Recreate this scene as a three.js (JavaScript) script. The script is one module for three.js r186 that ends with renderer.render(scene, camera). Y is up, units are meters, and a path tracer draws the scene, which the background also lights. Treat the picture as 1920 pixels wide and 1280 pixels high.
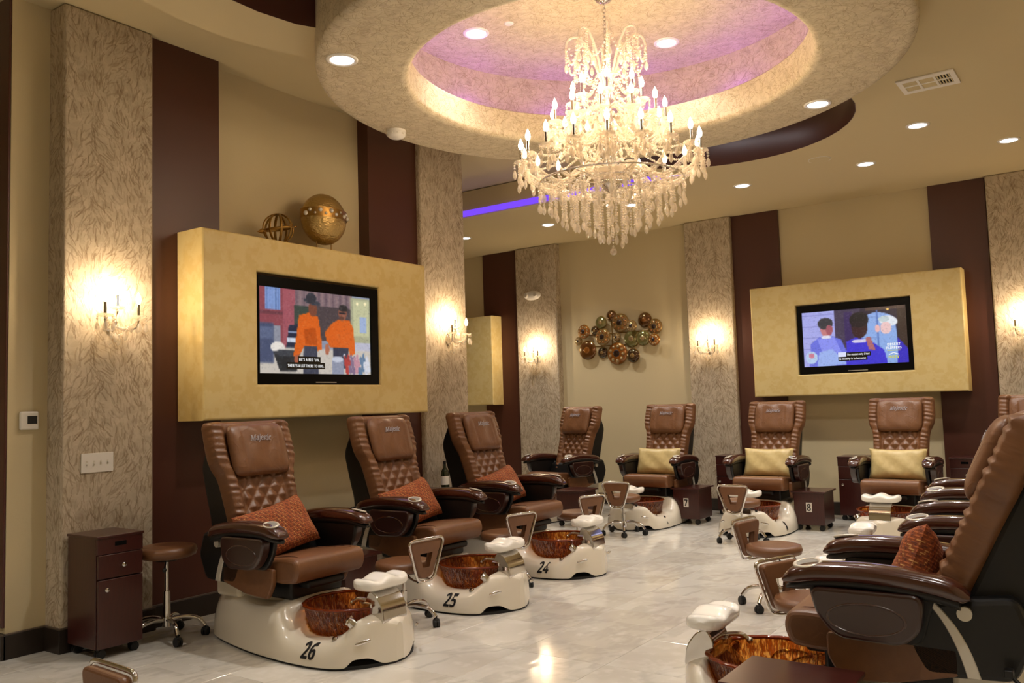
import * as THREE from 'three';
import { mergeGeometries } from 'three/addons/utils/BufferGeometryUtils.js';
import { RoundedBoxGeometry } from 'three/addons/geometries/RoundedBoxGeometry.js';
import { TextGeometry } from 'three/addons/geometries/TextGeometry.js';
import { FontLoader } from 'three/addons/loaders/FontLoader.js';
import { RectAreaLightUniformsLib } from 'three/addons/lights/RectAreaLightUniformsLib.js';

// ---------------------------------------------------------------- camera, exposure, light levels
const scene = new THREE.Scene();
scene.background = new THREE.Color(0x000000);
const camera = new THREE.PerspectiveCamera(2 * Math.atan(640 / 1604.78) * 180 / Math.PI, 1.5, 0.05, 60);
camera.rotation.order = 'YXZ';
camera.rotation.set(4.185 * Math.PI / 180, 34.96 * Math.PI / 180, -1.76 * Math.PI / 180);
camera.position.set(0, 1.45, 0);
scene.add(camera);
const renderer = new THREE.WebGLRenderer({ antialias: true });
renderer.toneMapping = THREE.LinearToneMapping;
renderer.toneMappingExposure = 1.12;
renderer.shadowMap.enabled = true;
renderer.shadowMap.type = THREE.PCFSoftShadowMap;
RectAreaLightUniformsLib.init();
const LIGHT = { down: 10.0, bulb: 0.105, sconce: 0.34, violet: 0.24, cove: 0.4 };
const C_DOWN = new THREE.Color(1.0, 0.94, 0.87), C_WARM = new THREE.Color(1.0, 0.75, 0.48), C_VIOLET = new THREE.Color(0.34, 0.10, 1.0);

// ---------------------------------------------------------------- helpers
let seed = 7;
const rnd = () => { seed = (seed * 1664525 + 1013904223) >>> 0; return seed / 4294967296; };
const rr = (a, b) => a + (b - a) * rnd();
const { clamp, lerp, smoothstep } = THREE.MathUtils;
const V3 = (x, y, z) => new THREE.Vector3(x, y, z), V2 = (x, y) => new THREE.Vector2(x, y);
const PI = Math.PI;
const used = {};
const numbered = (n) => { used[n] = (used[n] ?? -1) + 1; return used[n] ? n + '_' + String(used[n]).padStart(3, '0') : n; };
function plain(g) { const h = g.index ? g.toNonIndexed() : g.clone(); for (const k of Object.keys(h.attributes)) if (!['position', 'normal', 'uv'].includes(k)) h.deleteAttribute(k); if (!h.attributes.uv) h.setAttribute('uv', new THREE.BufferAttribute(new Float32Array(h.attributes.position.count * 2), 2)); if (!h.attributes.normal) h.computeVertexNormals(); h.clearGroups(); return h; }
const mg = (list) => mergeGeometries(list.map(plain));
const T = (g, x = 0, y = 0, z = 0, rx = 0, ry = 0, rz = 0) => { if (rx || ry || rz) g.applyMatrix4(new THREE.Matrix4().makeRotationFromEuler(new THREE.Euler(rx, ry, rz))); g.translate(x, y, z); return g; };
const box = (w, h, d, x = 0, y = 0, z = 0, r = 0.005, s = 1) => new RoundedBoxGeometry(w, h, d, s, Math.min(r, w / 2.01, h / 2.01, d / 2.01)).translate(x, y, z);
const cyl = (r1, r2, h, x = 0, y = 0, z = 0, n = 20) => new THREE.CylinderGeometry(r1, r2, h, n).translate(x, y, z);
const sph = (r, x = 0, y = 0, z = 0, n = 16) => new THREE.SphereGeometry(r, n, Math.max(6, n >> 1)).translate(x, y, z);
const lathe = (pts, n = 32) => new THREE.LatheGeometry(pts.map((p) => V2(p[0], p[1])), n);
const tube = (pts, r, n = 24, m = 8, closed = false) => new THREE.TubeGeometry(new THREE.CatmullRomCurve3(pts.map((p) => V3(...p)), closed, 'centripetal'), n, r, m, closed);
function shapeOf(pts, r = 0) {                       // closed polygon with rounded corners
  const s = new THREE.Shape(), n = pts.length;
  if (!r) { pts.forEach((p, i) => (i ? s.lineTo(p[0], p[1]) : s.moveTo(p[0], p[1]))); s.closePath(); return s; }
  for (let i = 0; i < n; i++) {
    const p = V2(...pts[i]), a = V2(...pts[(i + n - 1) % n]).sub(p), b = V2(...pts[(i + 1) % n]).sub(p), k = Math.min(r, a.length() * 0.45, b.length() * 0.45);
    const s0 = p.clone().add(a.setLength(k)), s1 = p.clone().add(b.setLength(k));
    i ? s.lineTo(s0.x, s0.y) : s.moveTo(s0.x, s0.y);
    s.quadraticCurveTo(p.x, p.y, s1.x, s1.y);
  }
  s.closePath(); return s;
}
const extrude = (shape, depth, bevel = 0.006, seg = 2, curve = 8) => new THREE.ExtrudeGeometry(shape, { depth: depth - 2 * bevel, bevelEnabled: bevel > 0, bevelSize: bevel, bevelThickness: bevel, bevelOffset: -bevel, bevelSegments: seg, curveSegments: curve }).translate(0, 0, bevel);
// a surface from f(u, v), u and v from 0 to 1; closed: u = 1 meets u = 0 smoothly
function surf(f, nu, nv, { closed = false, caps = false } = {}) {
  const pos = [], uv = [], idx = [];
  for (let j = 0; j <= nv; j++) for (let i = 0; i <= nu; i++) { const p = f(i / nu, j / nv); pos.push(p[0], p[1], p[2]); uv.push(p[3] ?? i / nu, p[4] ?? j / nv); }
  const w = nu + 1;
  for (let j = 0; j < nv; j++) for (let i = 0; i < nu; i++) { const a = j * w + i; idx.push(a, a + 1, a + w, a + 1, a + w + 1, a + w); }
  const g = new THREE.BufferGeometry();
  g.setAttribute('position', new THREE.Float32BufferAttribute(pos, 3)); g.setAttribute('uv', new THREE.Float32BufferAttribute(uv, 2)); g.setIndex(idx); g.computeVertexNormals();
  if (closed) { const n = g.attributes.normal; for (let j = 0; j <= nv; j++) { const a = j * w, b = a + nu, v = V3(n.getX(a) + n.getX(b), n.getY(a) + n.getY(b), n.getZ(a) + n.getZ(b)).normalize(); n.setXYZ(a, v.x, v.y, v.z); n.setXYZ(b, v.x, v.y, v.z); } }
  if (!caps) return g;
  const out = [g];
  for (const j of [0, nv]) {
    const ring = []; for (let i = 0; i < nu; i++) ring.push(V3(...f(i / nu, j / nv).slice(0, 3)));
    const c = ring.reduce((s, p) => s.add(p), V3(0, 0, 0)).multiplyScalar(1 / nu), q = [];
    ring.forEach((p, i) => { const n = ring[(i + 1) % nu]; (j ? [c, p, n] : [c, n, p]).forEach((t) => q.push(t.x, t.y, t.z)); });
    const h = new THREE.BufferGeometry(); h.setAttribute('position', new THREE.Float32BufferAttribute(q, 3)); h.computeVertexNormals(); out.push(h);
  }
  return mg(out);
}
function flip(g) { const h = plain(g), p = h.attributes; for (const k of ['position', 'normal', 'uv']) { const a = p[k].array, n = p[k].itemSize; for (let i = 0; i < p[k].count; i += 3) for (let c = 0; c < n; c++) { const t = a[(i + 1) * n + c]; a[(i + 1) * n + c] = a[(i + 2) * n + c]; a[(i + 2) * n + c] = t; } } for (let i = 0; i < p.normal.array.length; i++) p.normal.array[i] *= -1; return h; }
const piecewise = (pts) => (x) => { let i = 0; while (i < pts.length - 2 && x > pts[i + 1][0]) i++; const [x0, y0] = pts[i], [x1, y1] = pts[i + 1], t = clamp((x - x0) / (x1 - x0), 0, 1); const m0 = i ? (y1 - pts[i - 1][1]) / (x1 - pts[i - 1][0]) : (y1 - y0) / (x1 - x0), m1 = i < pts.length - 2 ? (pts[i + 2][1] - y0) / (pts[i + 2][0] - x0) : (y1 - y0) / (x1 - x0), d = x1 - x0; return (2 * t ** 3 - 3 * t * t + 1) * y0 + (t ** 3 - 2 * t * t + t) * d * m0 + (3 * t * t - 2 * t ** 3) * y1 + (t ** 3 - t * t) * d * m1; };

function thing(name, label, category, [x, y, z] = [0, 0, 0], turn = 0, group) {
  const o = new THREE.Group(); o.name = numbered(name); scene.add(o); o.position.set(x, y, z); o.rotation.y = turn; o.userData = { label, category }; if (group) o.userData.group = group; return o;
}
function part(parent, name, geo, mat, label) { const m = new THREE.Mesh(geo, mat); m.name = name; if (label) m.userData.label = label; parent.add(m); return m; }
function struct(name, geo, mat, label) { const m = new THREE.Mesh(geo, mat); m.name = numbered(name); m.userData = { kind: 'structure' }; if (label) m.userData.label = label; scene.add(m); return m; }
function dup(root, [x, y, z], turn, label, group) {
  const r = root.clone(); r.name = numbered(root.name.replace(/_\d{3}$/, '')); r.position.set(x, y, z); r.rotation.set(0, turn, 0); r.userData = { ...root.userData, label }; if (group) r.userData.group = group; scene.add(r); return r;
}

// ---------------------------------------------------------------- textures
function lattice(n, s) { const a = new Float32Array(n * n); let k = s * 7919 + 13; for (let i = 0; i < n * n; i++) { k = (k * 1664525 + 1013904223) >>> 0; a[i] = k / 4294967296; } return (x, y) => { const xi = Math.floor(x), yi = Math.floor(y), fx = x - xi, fy = y - yi, u = fx * fx * (3 - 2 * fx), v = fy * fy * (3 - 2 * fy), g = (i, j) => a[(((j % n) + n) % n) * n + (((i % n) + n) % n)]; return lerp(lerp(g(xi, yi), g(xi + 1, yi), u), lerp(g(xi, yi + 1), g(xi + 1, yi + 1), u), v); }; }
const LAT = [4, 8, 16, 32, 64, 128, 256].map((n, i) => lattice(n, i + 1));
function fbm(x, y, from = 0, to = 5, gain = 0.5) { let s = 0, a = 1, t = 0; for (let i = from; i < to; i++) { const n = 4 << i; s += a * LAT[i](x * n, y * n); t += a; a *= gain; } return s / t; }
function dataTex(w, h, f, srgb = true) {
  const d = new Uint8Array(w * h * 4);
  for (let y = 0; y < h; y++) for (let x = 0; x < w; x++) { const c = f(x / w, y / h), o = (y * w + x) * 4; d[o] = clamp(c[0], 0, 1) * 255; d[o + 1] = clamp(c[1] ?? c[0], 0, 1) * 255; d[o + 2] = clamp(c[2] ?? c[0], 0, 1) * 255; d[o + 3] = 255; }
  return wrap(new THREE.DataTexture(d, w, h), srgb);
}
function wrap(t, srgb = true, rx = 1, ry = 1) { t.wrapS = t.wrapT = THREE.RepeatWrapping; t.magFilter = THREE.LinearFilter; if (srgb) t.colorSpace = THREE.SRGBColorSpace; t.repeat.set(rx, ry); t.needsUpdate = true; return t; }
const rep = (t, x, y) => { const c = t.clone(); c.repeat.set(x, y); c.needsUpdate = true; return c; };
function canvasTex(w, h, draw, srgb = true) { const c = document.createElement('canvas'); c.width = w; c.height = h; draw(c.getContext('2d'), w, h); return wrap(new THREE.CanvasTexture(c), srgb); }
const mixc = (a, b, t) => [lerp(a[0], b[0], t), lerp(a[1], b[1], t), lerp(a[2], b[2], t)];
const hexc = (h) => [(h >> 16) / 255, ((h >> 8) & 255) / 255, (h & 255) / 255];

// trowelled plaster: short strokes dragged upward and outward from irregular stems
function strokes(g, w, h, n, upright, ink, paper, lw, len, contrast) {
  g.fillStyle = paper; g.fillRect(0, 0, w, h);
  for (let i = 0; i < 900; i++) { g.fillStyle = rnd() < 0.5 ? 'rgba(255,240,215,0.05)' : 'rgba(90,70,45,0.05)'; g.beginPath(); g.ellipse(rnd() * w, rnd() * h, rr(6, 30), rr(8, 50), rr(0, 3), 0, 7); g.fill(); }
  g.lineCap = 'round';
  for (let i = 0; i < n; i++) {
    const x = rnd() * w, y = rnd() * h, stem = 2.6 * (fbm(x / w, y / h, 0, 3) - 0.5);
    const a = upright ? PI / 2 + stem * 1.3 + rr(-0.5, 0.5) : rr(0, 6.28), L = rr(len * 0.35, len * 1.25), k = rr(-0.6, 0.6);
    g.strokeStyle = `rgba(${ink},${rr(0.25, 1) * contrast})`; g.lineWidth = rr(lw * 0.45, lw * 1.2);
    for (const ox of [-w, 0, w]) for (const oy of [-h, 0, h]) {
      const X = x + ox, Y = y + oy; if (X < -150 || X > w + 150 || Y < -150 || Y > h + 150) continue;
      g.beginPath(); g.moveTo(X, Y); g.quadraticCurveTo(X + Math.cos(a + k) * L / 2, Y - Math.sin(a + k) * L / 2, X + Math.cos(a) * L, Y - Math.sin(a) * L); g.stroke();
    }
  }
}
const columnTex = canvasTex(640, 1280, (g, w, h) => strokes(g, w, h, 1250, true, '112,90,64', '#bdaf98', 8, 66, 0.36));
const ringTex = canvasTex(1024, 1024, (g, w, h) => strokes(g, w, h, 1900, false, '140,118,84', '#cbbd9e', 5.5, 62, 0.36));
const yellowTex = dataTex(512, 512, (x, y) => { const a = fbm(x, y, 2, 7, 0.6), b = fbm(x + 0.37, y + 0.21, 1, 5), k = smoothstep(a, 0.40, 0.62); return mixc(mixc(hexc(0xdec88a), hexc(0xd8be7c), k * 0.9), hexc(0xe0cc92), smoothstep(b, 0.5, 0.75) * 0.5); });
const paintTex = dataTex(256, 256, (x, y) => { const a = fbm(x, y, 3, 7); return [0.5 + (a - 0.5) * 0.5]; }, false);
const marbleTex = dataTex(1024, 1024, (x, y) => {
  const wx = x + 0.10 * (fbm(x, y, 0, 4) - 0.5), wy = y + 0.14 * (fbm(x + 0.5, y + 0.3, 0, 4) - 0.5);
  const v = Math.abs(fbm(wx, wy * 0.5 + wx * 0.5, 0, 6, 0.55) - 0.5) * 2, c = fbm(wx + 0.7, wy, 0, 5), f = fbm(x, y, 3, 7);
  let col = mixc(hexc(0xd6d2c8), hexc(0xc9c3b7), smoothstep(c, 0.36, 0.68)); col = mixc(col, hexc(0xb3ada3), (1 - smoothstep(v, 0.0, 0.09)) * 0.45); col = mixc(col, hexc(0xe9e6df), smoothstep(f, 0.5, 0.8) * 0.35); return col;
});
const woodTex = dataTex(512, 512, (x, y) => { const a = fbm(x * 8 % 1, y * 0.5, 1, 6), b = fbm(x, y, 0, 4); return mixc(hexc(0x34120f), hexc(0x481c16), a * 0.7 + b * 0.3); });
const leatherBump = dataTex(512, 512, (x, y) => { const a = fbm(x, y, 4, 7), w = Math.abs(fbm(x + 0.2 * fbm(x, y, 0, 3), y * 0.7, 1, 4) - 0.5) * 2; return [0.35 + 0.25 * a + 0.4 * smoothstep(w, 0, 0.16)]; }, false);
const leatherTex = dataTex(512, 512, (x, y) => { const a = fbm(x, y, 0, 6), b = fbm(x + 0.4, y, 3, 7); return mixc(hexc(0x68432a), hexc(0x805634), a * 0.6 + b * 0.4); });
const weaveTex = canvasTex(256, 256, (g, w, h) => { g.fillStyle = '#8a4622'; g.fillRect(0, 0, w, h); for (let j = 0; j < 32; j++) for (let i = 0; i < 32; i++) { g.fillStyle = (i * 3 + j * 5) % 7 < 2 ? '#5c2c1c' : (i + j * 2) % 3 ? '#b8622f' : '#cf9a58'; const o = (j % 2) * 4; g.fillRect((i * 8 + o) % w, j * 8 + 1, 6, 2.4); g.fillRect((i * 8 + o + 4) % w, j * 8 + 5, 2, 2.4); } });
const weaveBump = canvasTex(256, 256, (g, w, h) => { g.fillStyle = '#404040'; g.fillRect(0, 0, w, h); g.fillStyle = '#d0d0d0'; for (let j = 0; j < 32; j++) for (let i = 0; i < 32; i++) { const o = (j % 2) * 4; g.fillRect((i * 8 + o) % w, j * 8 + 1, 6, 4); } }, false);
const goldTex = dataTex(256, 256, (x, y) => mixc(hexc(0xbfa870), hexc(0xd6c28a), fbm(x, y, 1, 6)));
const amberReliefLightTex = dataTex(512, 256, (x, y) => mixc(hexc(0x9c480f), hexc(0xf2b052), smoothstep(0.6 * fbm(x, y, 3, 6) + 0.4 * Math.abs(fbm(x + 0.31, y + 0.7, 3, 6) - 0.5) * 2, 0.28, 0.55)));  // light and dark play of the hammered relief, painted into the glass colour
const hammerBump = dataTex(512, 512, (x, y) => { const a = fbm(x, y, 2, 5), b = Math.abs(fbm(x + 0.31, y + 0.7, 2, 5) - 0.5) * 2; return [0.6 * a + 0.4 * b]; }, false);

// ---------------------------------------------------------------- materials
const std = (o) => new THREE.MeshStandardMaterial(o), phy = (o) => new THREE.MeshPhysicalMaterial(o);
const M = {
  wall: std({ color: 0xccbd98, roughness: 0.75, bumpMap: rep(paintTex, 3, 3), bumpScale: 0.0008 }),
  ceiling: std({ color: 0xcaba92, roughness: 0.85 }),
  column: std({ map: columnTex, roughness: 0.62, bumpMap: columnTex, bumpScale: 0.004 }),
  ring: std({ map: ringTex, roughness: 0.7, bumpMap: ringTex, bumpScale: 0.004 }),
  stripe: phy({ color: 0x4b2518, roughness: 0.42, clearcoat: 0.08, clearcoatRoughness: 0.5 }),
  rim: phy({ color: 0x4a1f1c, roughness: 0.3, clearcoat: 0.5, clearcoatRoughness: 0.25 }),
  yellow: std({ map: yellowTex, roughness: 0.5 }),
  tile: phy({ map: marbleTex, roughness: 0.1, specularIntensity: 1 }),
  grout: std({ color: 0x8a8172, roughness: 0.9 }),
  baseboard: std({ color: 0x2a211b, roughness: 0.35 }),
  basetrim: std({ color: 0x5a4c40, roughness: 0.4 }),
  wood: phy({ map: woodTex, roughness: 0.3, clearcoat: 0.4, clearcoatRoughness: 0.2 }),
  gloss: phy({ color: 0x3e190d, roughness: 0.22, clearcoat: 1, clearcoatRoughness: 0.06 }),
  glossdark: phy({ color: 0x301611, roughness: 0.3, clearcoat: 0.7, clearcoatRoughness: 0.12 }),
  leather: phy({ map: leatherTex, roughness: 0.42, bumpMap: leatherBump, bumpScale: 0.002, clearcoat: 0.15, clearcoatRoughness: 0.35 }),
  leatherSeat: phy({ map: leatherTex, roughness: 0.4, bumpMap: rep(leatherBump, 3, 3), bumpScale: 0.0006, clearcoat: 0.15, clearcoatRoughness: 0.35 }),
  thread: std({ color: 0xb4afb6, roughness: 0.5 }),
  seam: std({ color: 0x55301d, roughness: 0.6 }),
  black: std({ color: 0x0c0b0b, roughness: 0.45 }),
  rubber: std({ color: 0x111111, roughness: 0.6 }),
  cream: phy({ color: 0xe6ddca, roughness: 0.22, clearcoat: 0.8, clearcoatRoughness: 0.08 }),
  white: phy({ color: 0xf0ece2, roughness: 0.25, clearcoat: 0.6, clearcoatRoughness: 0.1 }),
  plastic: std({ color: 0xe4dfd6, roughness: 0.4 }),
  pad: std({ color: 0x8f8d88, roughness: 0.4 }),
  silver: std({ color: 0xd6d0c2, metalness: 0.35, roughness: 0.35 }),
  chrome: std({ color: 0xd9d6d2, metalness: 1, roughness: 0.09 }),
  amber: phy({ map: rep(amberReliefLightTex, 2, 1), transmission: 0.86, thickness: 0, roughness: 0.16, ior: 1.5, bumpMap: rep(hammerBump, 4, 2), bumpScale: 0.03 }),
  amberRim: phy({ color: 0x9c3f10, transmission: 0.6, thickness: 0, roughness: 0.1, ior: 1.5 }),
  crystal: phy({ color: 0xfffaf0, transmission: 0.62, thickness: 0, roughness: 0.05, ior: 1.7 }),
  bulb: std({ color: 0xfff4e0, emissive: new THREE.Color(1.0, 0.86, 0.66), emissiveIntensity: 14, roughness: 0.5 }),
  lens: std({ color: 0xffffff, emissive: new THREE.Color(1.0, 0.93, 0.97), emissiveIntensity: 9, roughness: 0.5 }),
  violet: std({ color: 0x3a20a0, emissive: new THREE.Color(0.20, 0.07, 1.0), emissiveIntensity: 0.9, roughness: 0.5 }),
  orange: std({ map: rep(weaveTex, 0.55, 0.55), roughness: 0.8, bumpMap: rep(weaveBump, 0.55, 0.55), bumpScale: 0.0015 }),
  gold: phy({ map: goldTex, roughness: 0.38, sheen: 0.6, sheenColor: new THREE.Color(0xe8d49a), sheenRoughness: 0.4 }),
  brass: std({ color: 0xa07c3e, metalness: 0.9, roughness: 0.32 }),
  hammered: std({ color: 0xc0a468, metalness: 0.85, roughness: 0.34, bumpMap: rep(hammerBump, 2, 2), bumpScale: 0.01 }),
  ink: std({ color: 0x0d0c10, roughness: 0.5 }),
  bezel: phy({ color: 0x030303, roughness: 0.35, specularIntensity: 0.25 }),
  niche: phy({ color: 0x040404, roughness: 0.7, specularIntensity: 0.2 }),
  cloth: std({ color: 0xe8e5de, roughness: 0.9 }),
  bottle: phy({ color: 0x16210f, roughness: 0.1, clearcoat: 1 }),
};
const font = await new FontLoader().loadAsync('fonts/droid/droid_sans_bold.typeface.json');
const fontSerif = await new FontLoader().loadAsync('fonts/droid/droid_serif_regular.typeface.json');
function text(s, size, depth, slant = 0, f = font, squeeze = 1) { const g = new TextGeometry(s, { font: f, size, depth, curveSegments: 4, bevelEnabled: false }); g.computeBoundingBox(); const b = g.boundingBox; g.translate(-(b.min.x + b.max.x) / 2, -(b.min.y + b.max.y) / 2, 0); g.scale(squeeze, 1, 1); if (slant) g.applyMatrix4(new THREE.Matrix4().makeShear(0, 0, slant, 0, 0, 0)); return g; }

// ---------------------------------------------------------------- room shell
const XW = -5.60, XC = -5.42, ZB = -10.8, HL = 3.81, HH = 4.15, RX = 0.9, FZ = 3.5;   // left wall, left column face, back wall, low and high ceiling, right wall, front wall
const RC = [-2.71, -5.1], LOBES = [[-2.76, -3.1], [-2.79, -7.08]], LR = 1.23;
// planes get uv in metres
function uvMetres(g, s = 1) { const h = plain(g), p = h.attributes.position, n = h.attributes.normal, u = h.attributes.uv; for (let i = 0; i < p.count; i++) { const ax = Math.abs(n.getX(i)), ay = Math.abs(n.getY(i)), az = Math.abs(n.getZ(i)); if (ay > ax && ay > az) u.setXY(i, p.getX(i) * s, p.getZ(i) * s); else if (ax > az) u.setXY(i, p.getZ(i) * s, p.getY(i) * s); else u.setXY(i, p.getX(i) * s, p.getY(i) * s); } return h; }
const slab = (x0, x1, y0, y1, z0, z1, r = 0.002) => box(x1 - x0, y1 - y0, z1 - z0, (x0 + x1) / 2, (y0 + y1) / 2, (z0 + z1) / 2, r);

struct('wall_left', uvMetres(slab(XW - 0.25, XW, 0, HH + 0.1, -6.94, -2.55)), M.wall);
struct('wall_back', uvMetres(slab(-10.2, RX + 0.2, 0, HH + 0.2, ZB - 0.2, ZB)), M.wall);
struct('wall_right', uvMetres(slab(RX, RX + 0.2, 0, HH + 0.2, ZB, FZ)), M.wall);
struct('wall_front', uvMetres(slab(-8.2, RX + 0.2, 0, HH + 0.2, FZ, FZ + 0.2)), M.wall);
struct('wall_alcove', uvMetres(mg([slab(-10.2, -10, 0, HH + 0.2, ZB, -5.4), slab(-10.2, XW - 0.25, 0, HH + 0.2, -5.6, -5.4)])), M.wall);
struct('wall_entry', uvMetres(mg([slab(-8.2, -8, 0, HH + 0.2, -2.8, FZ), slab(-8.2, XW - 0.25, 0, HH + 0.2, -2.8, -2.55)])), M.wall);
struct('trim_1', slab(-6.6, XW - 0.004, 0.19, HH, -2.55, -2.535, 0.004), M.rim, 'glossy burgundy wall end at the left edge of the picture');
// burgundy stripes
const stripes = [['x', -4.0, -3.43], ['x', -6.33, -5.60], ['z', -8.04, -7.40], ['z', -3.985, -3.35], ['z', -1.61, -1.03]];
stripes.forEach(([ax, a, b], i) => struct('trim_' + (i + 2), ax === 'x' ? slab(XW - 0.02, -5.47, 0.15, HH, a, b, 0.004) : slab(a, b, 0.15, HL, ZB - 0.02, ZB + 0.05, 0.004), M.stripe));
// textured columns with rounded corners
function colGeo(w, d, h, r = 0.02) { const g = new RoundedBoxGeometry(w, h, d, 3, r); return uvMetres(g.translate(0, h / 2, 0), 1.0); }
const colMat = M.column; columnTex.repeat.set(1 / 0.72, 1 / 1.44);
const columns = [['x', -3.42, -2.79, HH], ['x', -6.945, -6.26, HH], ['z', -7.37, -6.645, HL], ['z', -4.60, -3.96, HL], ['z', -1.02, -0.36, HL]];
columns.forEach(([ax, a, b, h], i) => { const g = ax === 'x' ? colGeo(0.30, b - a, h).translate(XC - 0.15, 0, (a + b) / 2) : colGeo(b - a, 0.30, h).translate((a + b) / 2, 0, ZB + 0.12 - 0.15); const m = struct('column_' + (i + 1), g, colMat); });
// baseboards
function board(name, list) { struct(name, mg(list.flatMap(([x0, x1, z0, z1]) => [slab(x0, x1, 0, 0.145, z0, z1, 0.003)])), M.baseboard); struct(name.endsWith('left') ? 'trim_8' : 'trim_9', mg(list.map(([x0, x1, z0, z1]) => slab(x0, x1, 0.145, 0.155, z0, z1, 0.003))), M.basetrim); }
board('baseboard_left', [[XW - 0.1, XW + 0.012, -6.94, -2.535], [-5.6, -5.458, -4.0, -3.42], [-5.6, -5.458, -6.33, -5.6], [-5.6, XC + 0.012, -3.432, -2.778], [-5.6, XC + 0.012, -6.957, -6.248], [-6.6, XW + 0.012, -2.55, -2.523]]);
board('baseboard_back', [[-10, RX, ZB - 0.1, ZB + 0.012], [-7.382, -6.633, ZB, ZB + 0.132], [-4.612, -3.948, ZB, ZB + 0.132], [-1.032, -0.348, ZB, ZB + 0.132], [-8.04, -7.4, ZB, ZB + 0.062], [-3.985, -3.35, ZB, ZB + 0.062], [-1.61, -1.03, ZB, ZB + 0.062]]);

// floor: polished tiles, each its own piece
const floor = struct('floor', uvMetres(slab(-10.2, RX + 0.2, -0.15, -0.003, ZB - 0.2, FZ + 0.2)), M.grout);
{
  const P = 0.58, e = 0.0012, c = 0.0015, variants = [];
  for (let k = 0; k < 10; k++) {
    const a = P / 2 - e, b = a - c, ou = rnd(), ov = rnd(), rot = k % 2, pos = [], uv = [], idx = [];
    const add = (x, y, z) => { pos.push(x, y, z); const s = 0.45, u = rot ? -x : x, w = rot ? -z : z; uv.push(ou + u * s, ov + w * s); };
    for (const [q, y] of [[a, -0.003], [a, -c], [b, 0]]) for (const [sx, sz] of [[-1, -1], [-1, 1], [1, 1], [1, -1]]) add(sx * q, y, sz * q);
    idx.push(8, 9, 10, 8, 10, 11); for (const o of [0, 4]) for (let i = 0; i < 4; i++) { const j = (i + 1) % 4; idx.push(o + i, o + j, o + 4 + j, o + i, o + 4 + j, o + 4 + i); }
    const g = new THREE.BufferGeometry(); g.setAttribute('position', new THREE.Float32BufferAttribute(pos, 3)); g.setAttribute('uv', new THREE.Float32BufferAttribute(uv, 2)); g.setIndex(idx);
    const h = g.toNonIndexed(); h.computeVertexNormals(); variants.push(h);
  }
  const rest = [];
  for (let i = -13; i <= 6; i++) for (let j = -14; j <= 11; j++) {
    const x = -2.98 + (i + 0.5) * P, z = -3.07 + (j + 0.5) * P;
    if (x > RX || z > FZ || z < ZB) continue;
    const v = Math.floor(rnd() * 10);
    const seen = z < -1.6 && !(x < -5.7 && z > -7.2) && x > -8.6;
    if (seen) part(floor, numbered('tile'), variants[v], M.tile).position.set(x, 0, z); else rest.push(variants[v].clone().translate(x, 0, z));
  }
  const m = part(floor, 'tile_field', mg(rest), M.tile); m.userData.kind = 'stuff';
}

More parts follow.
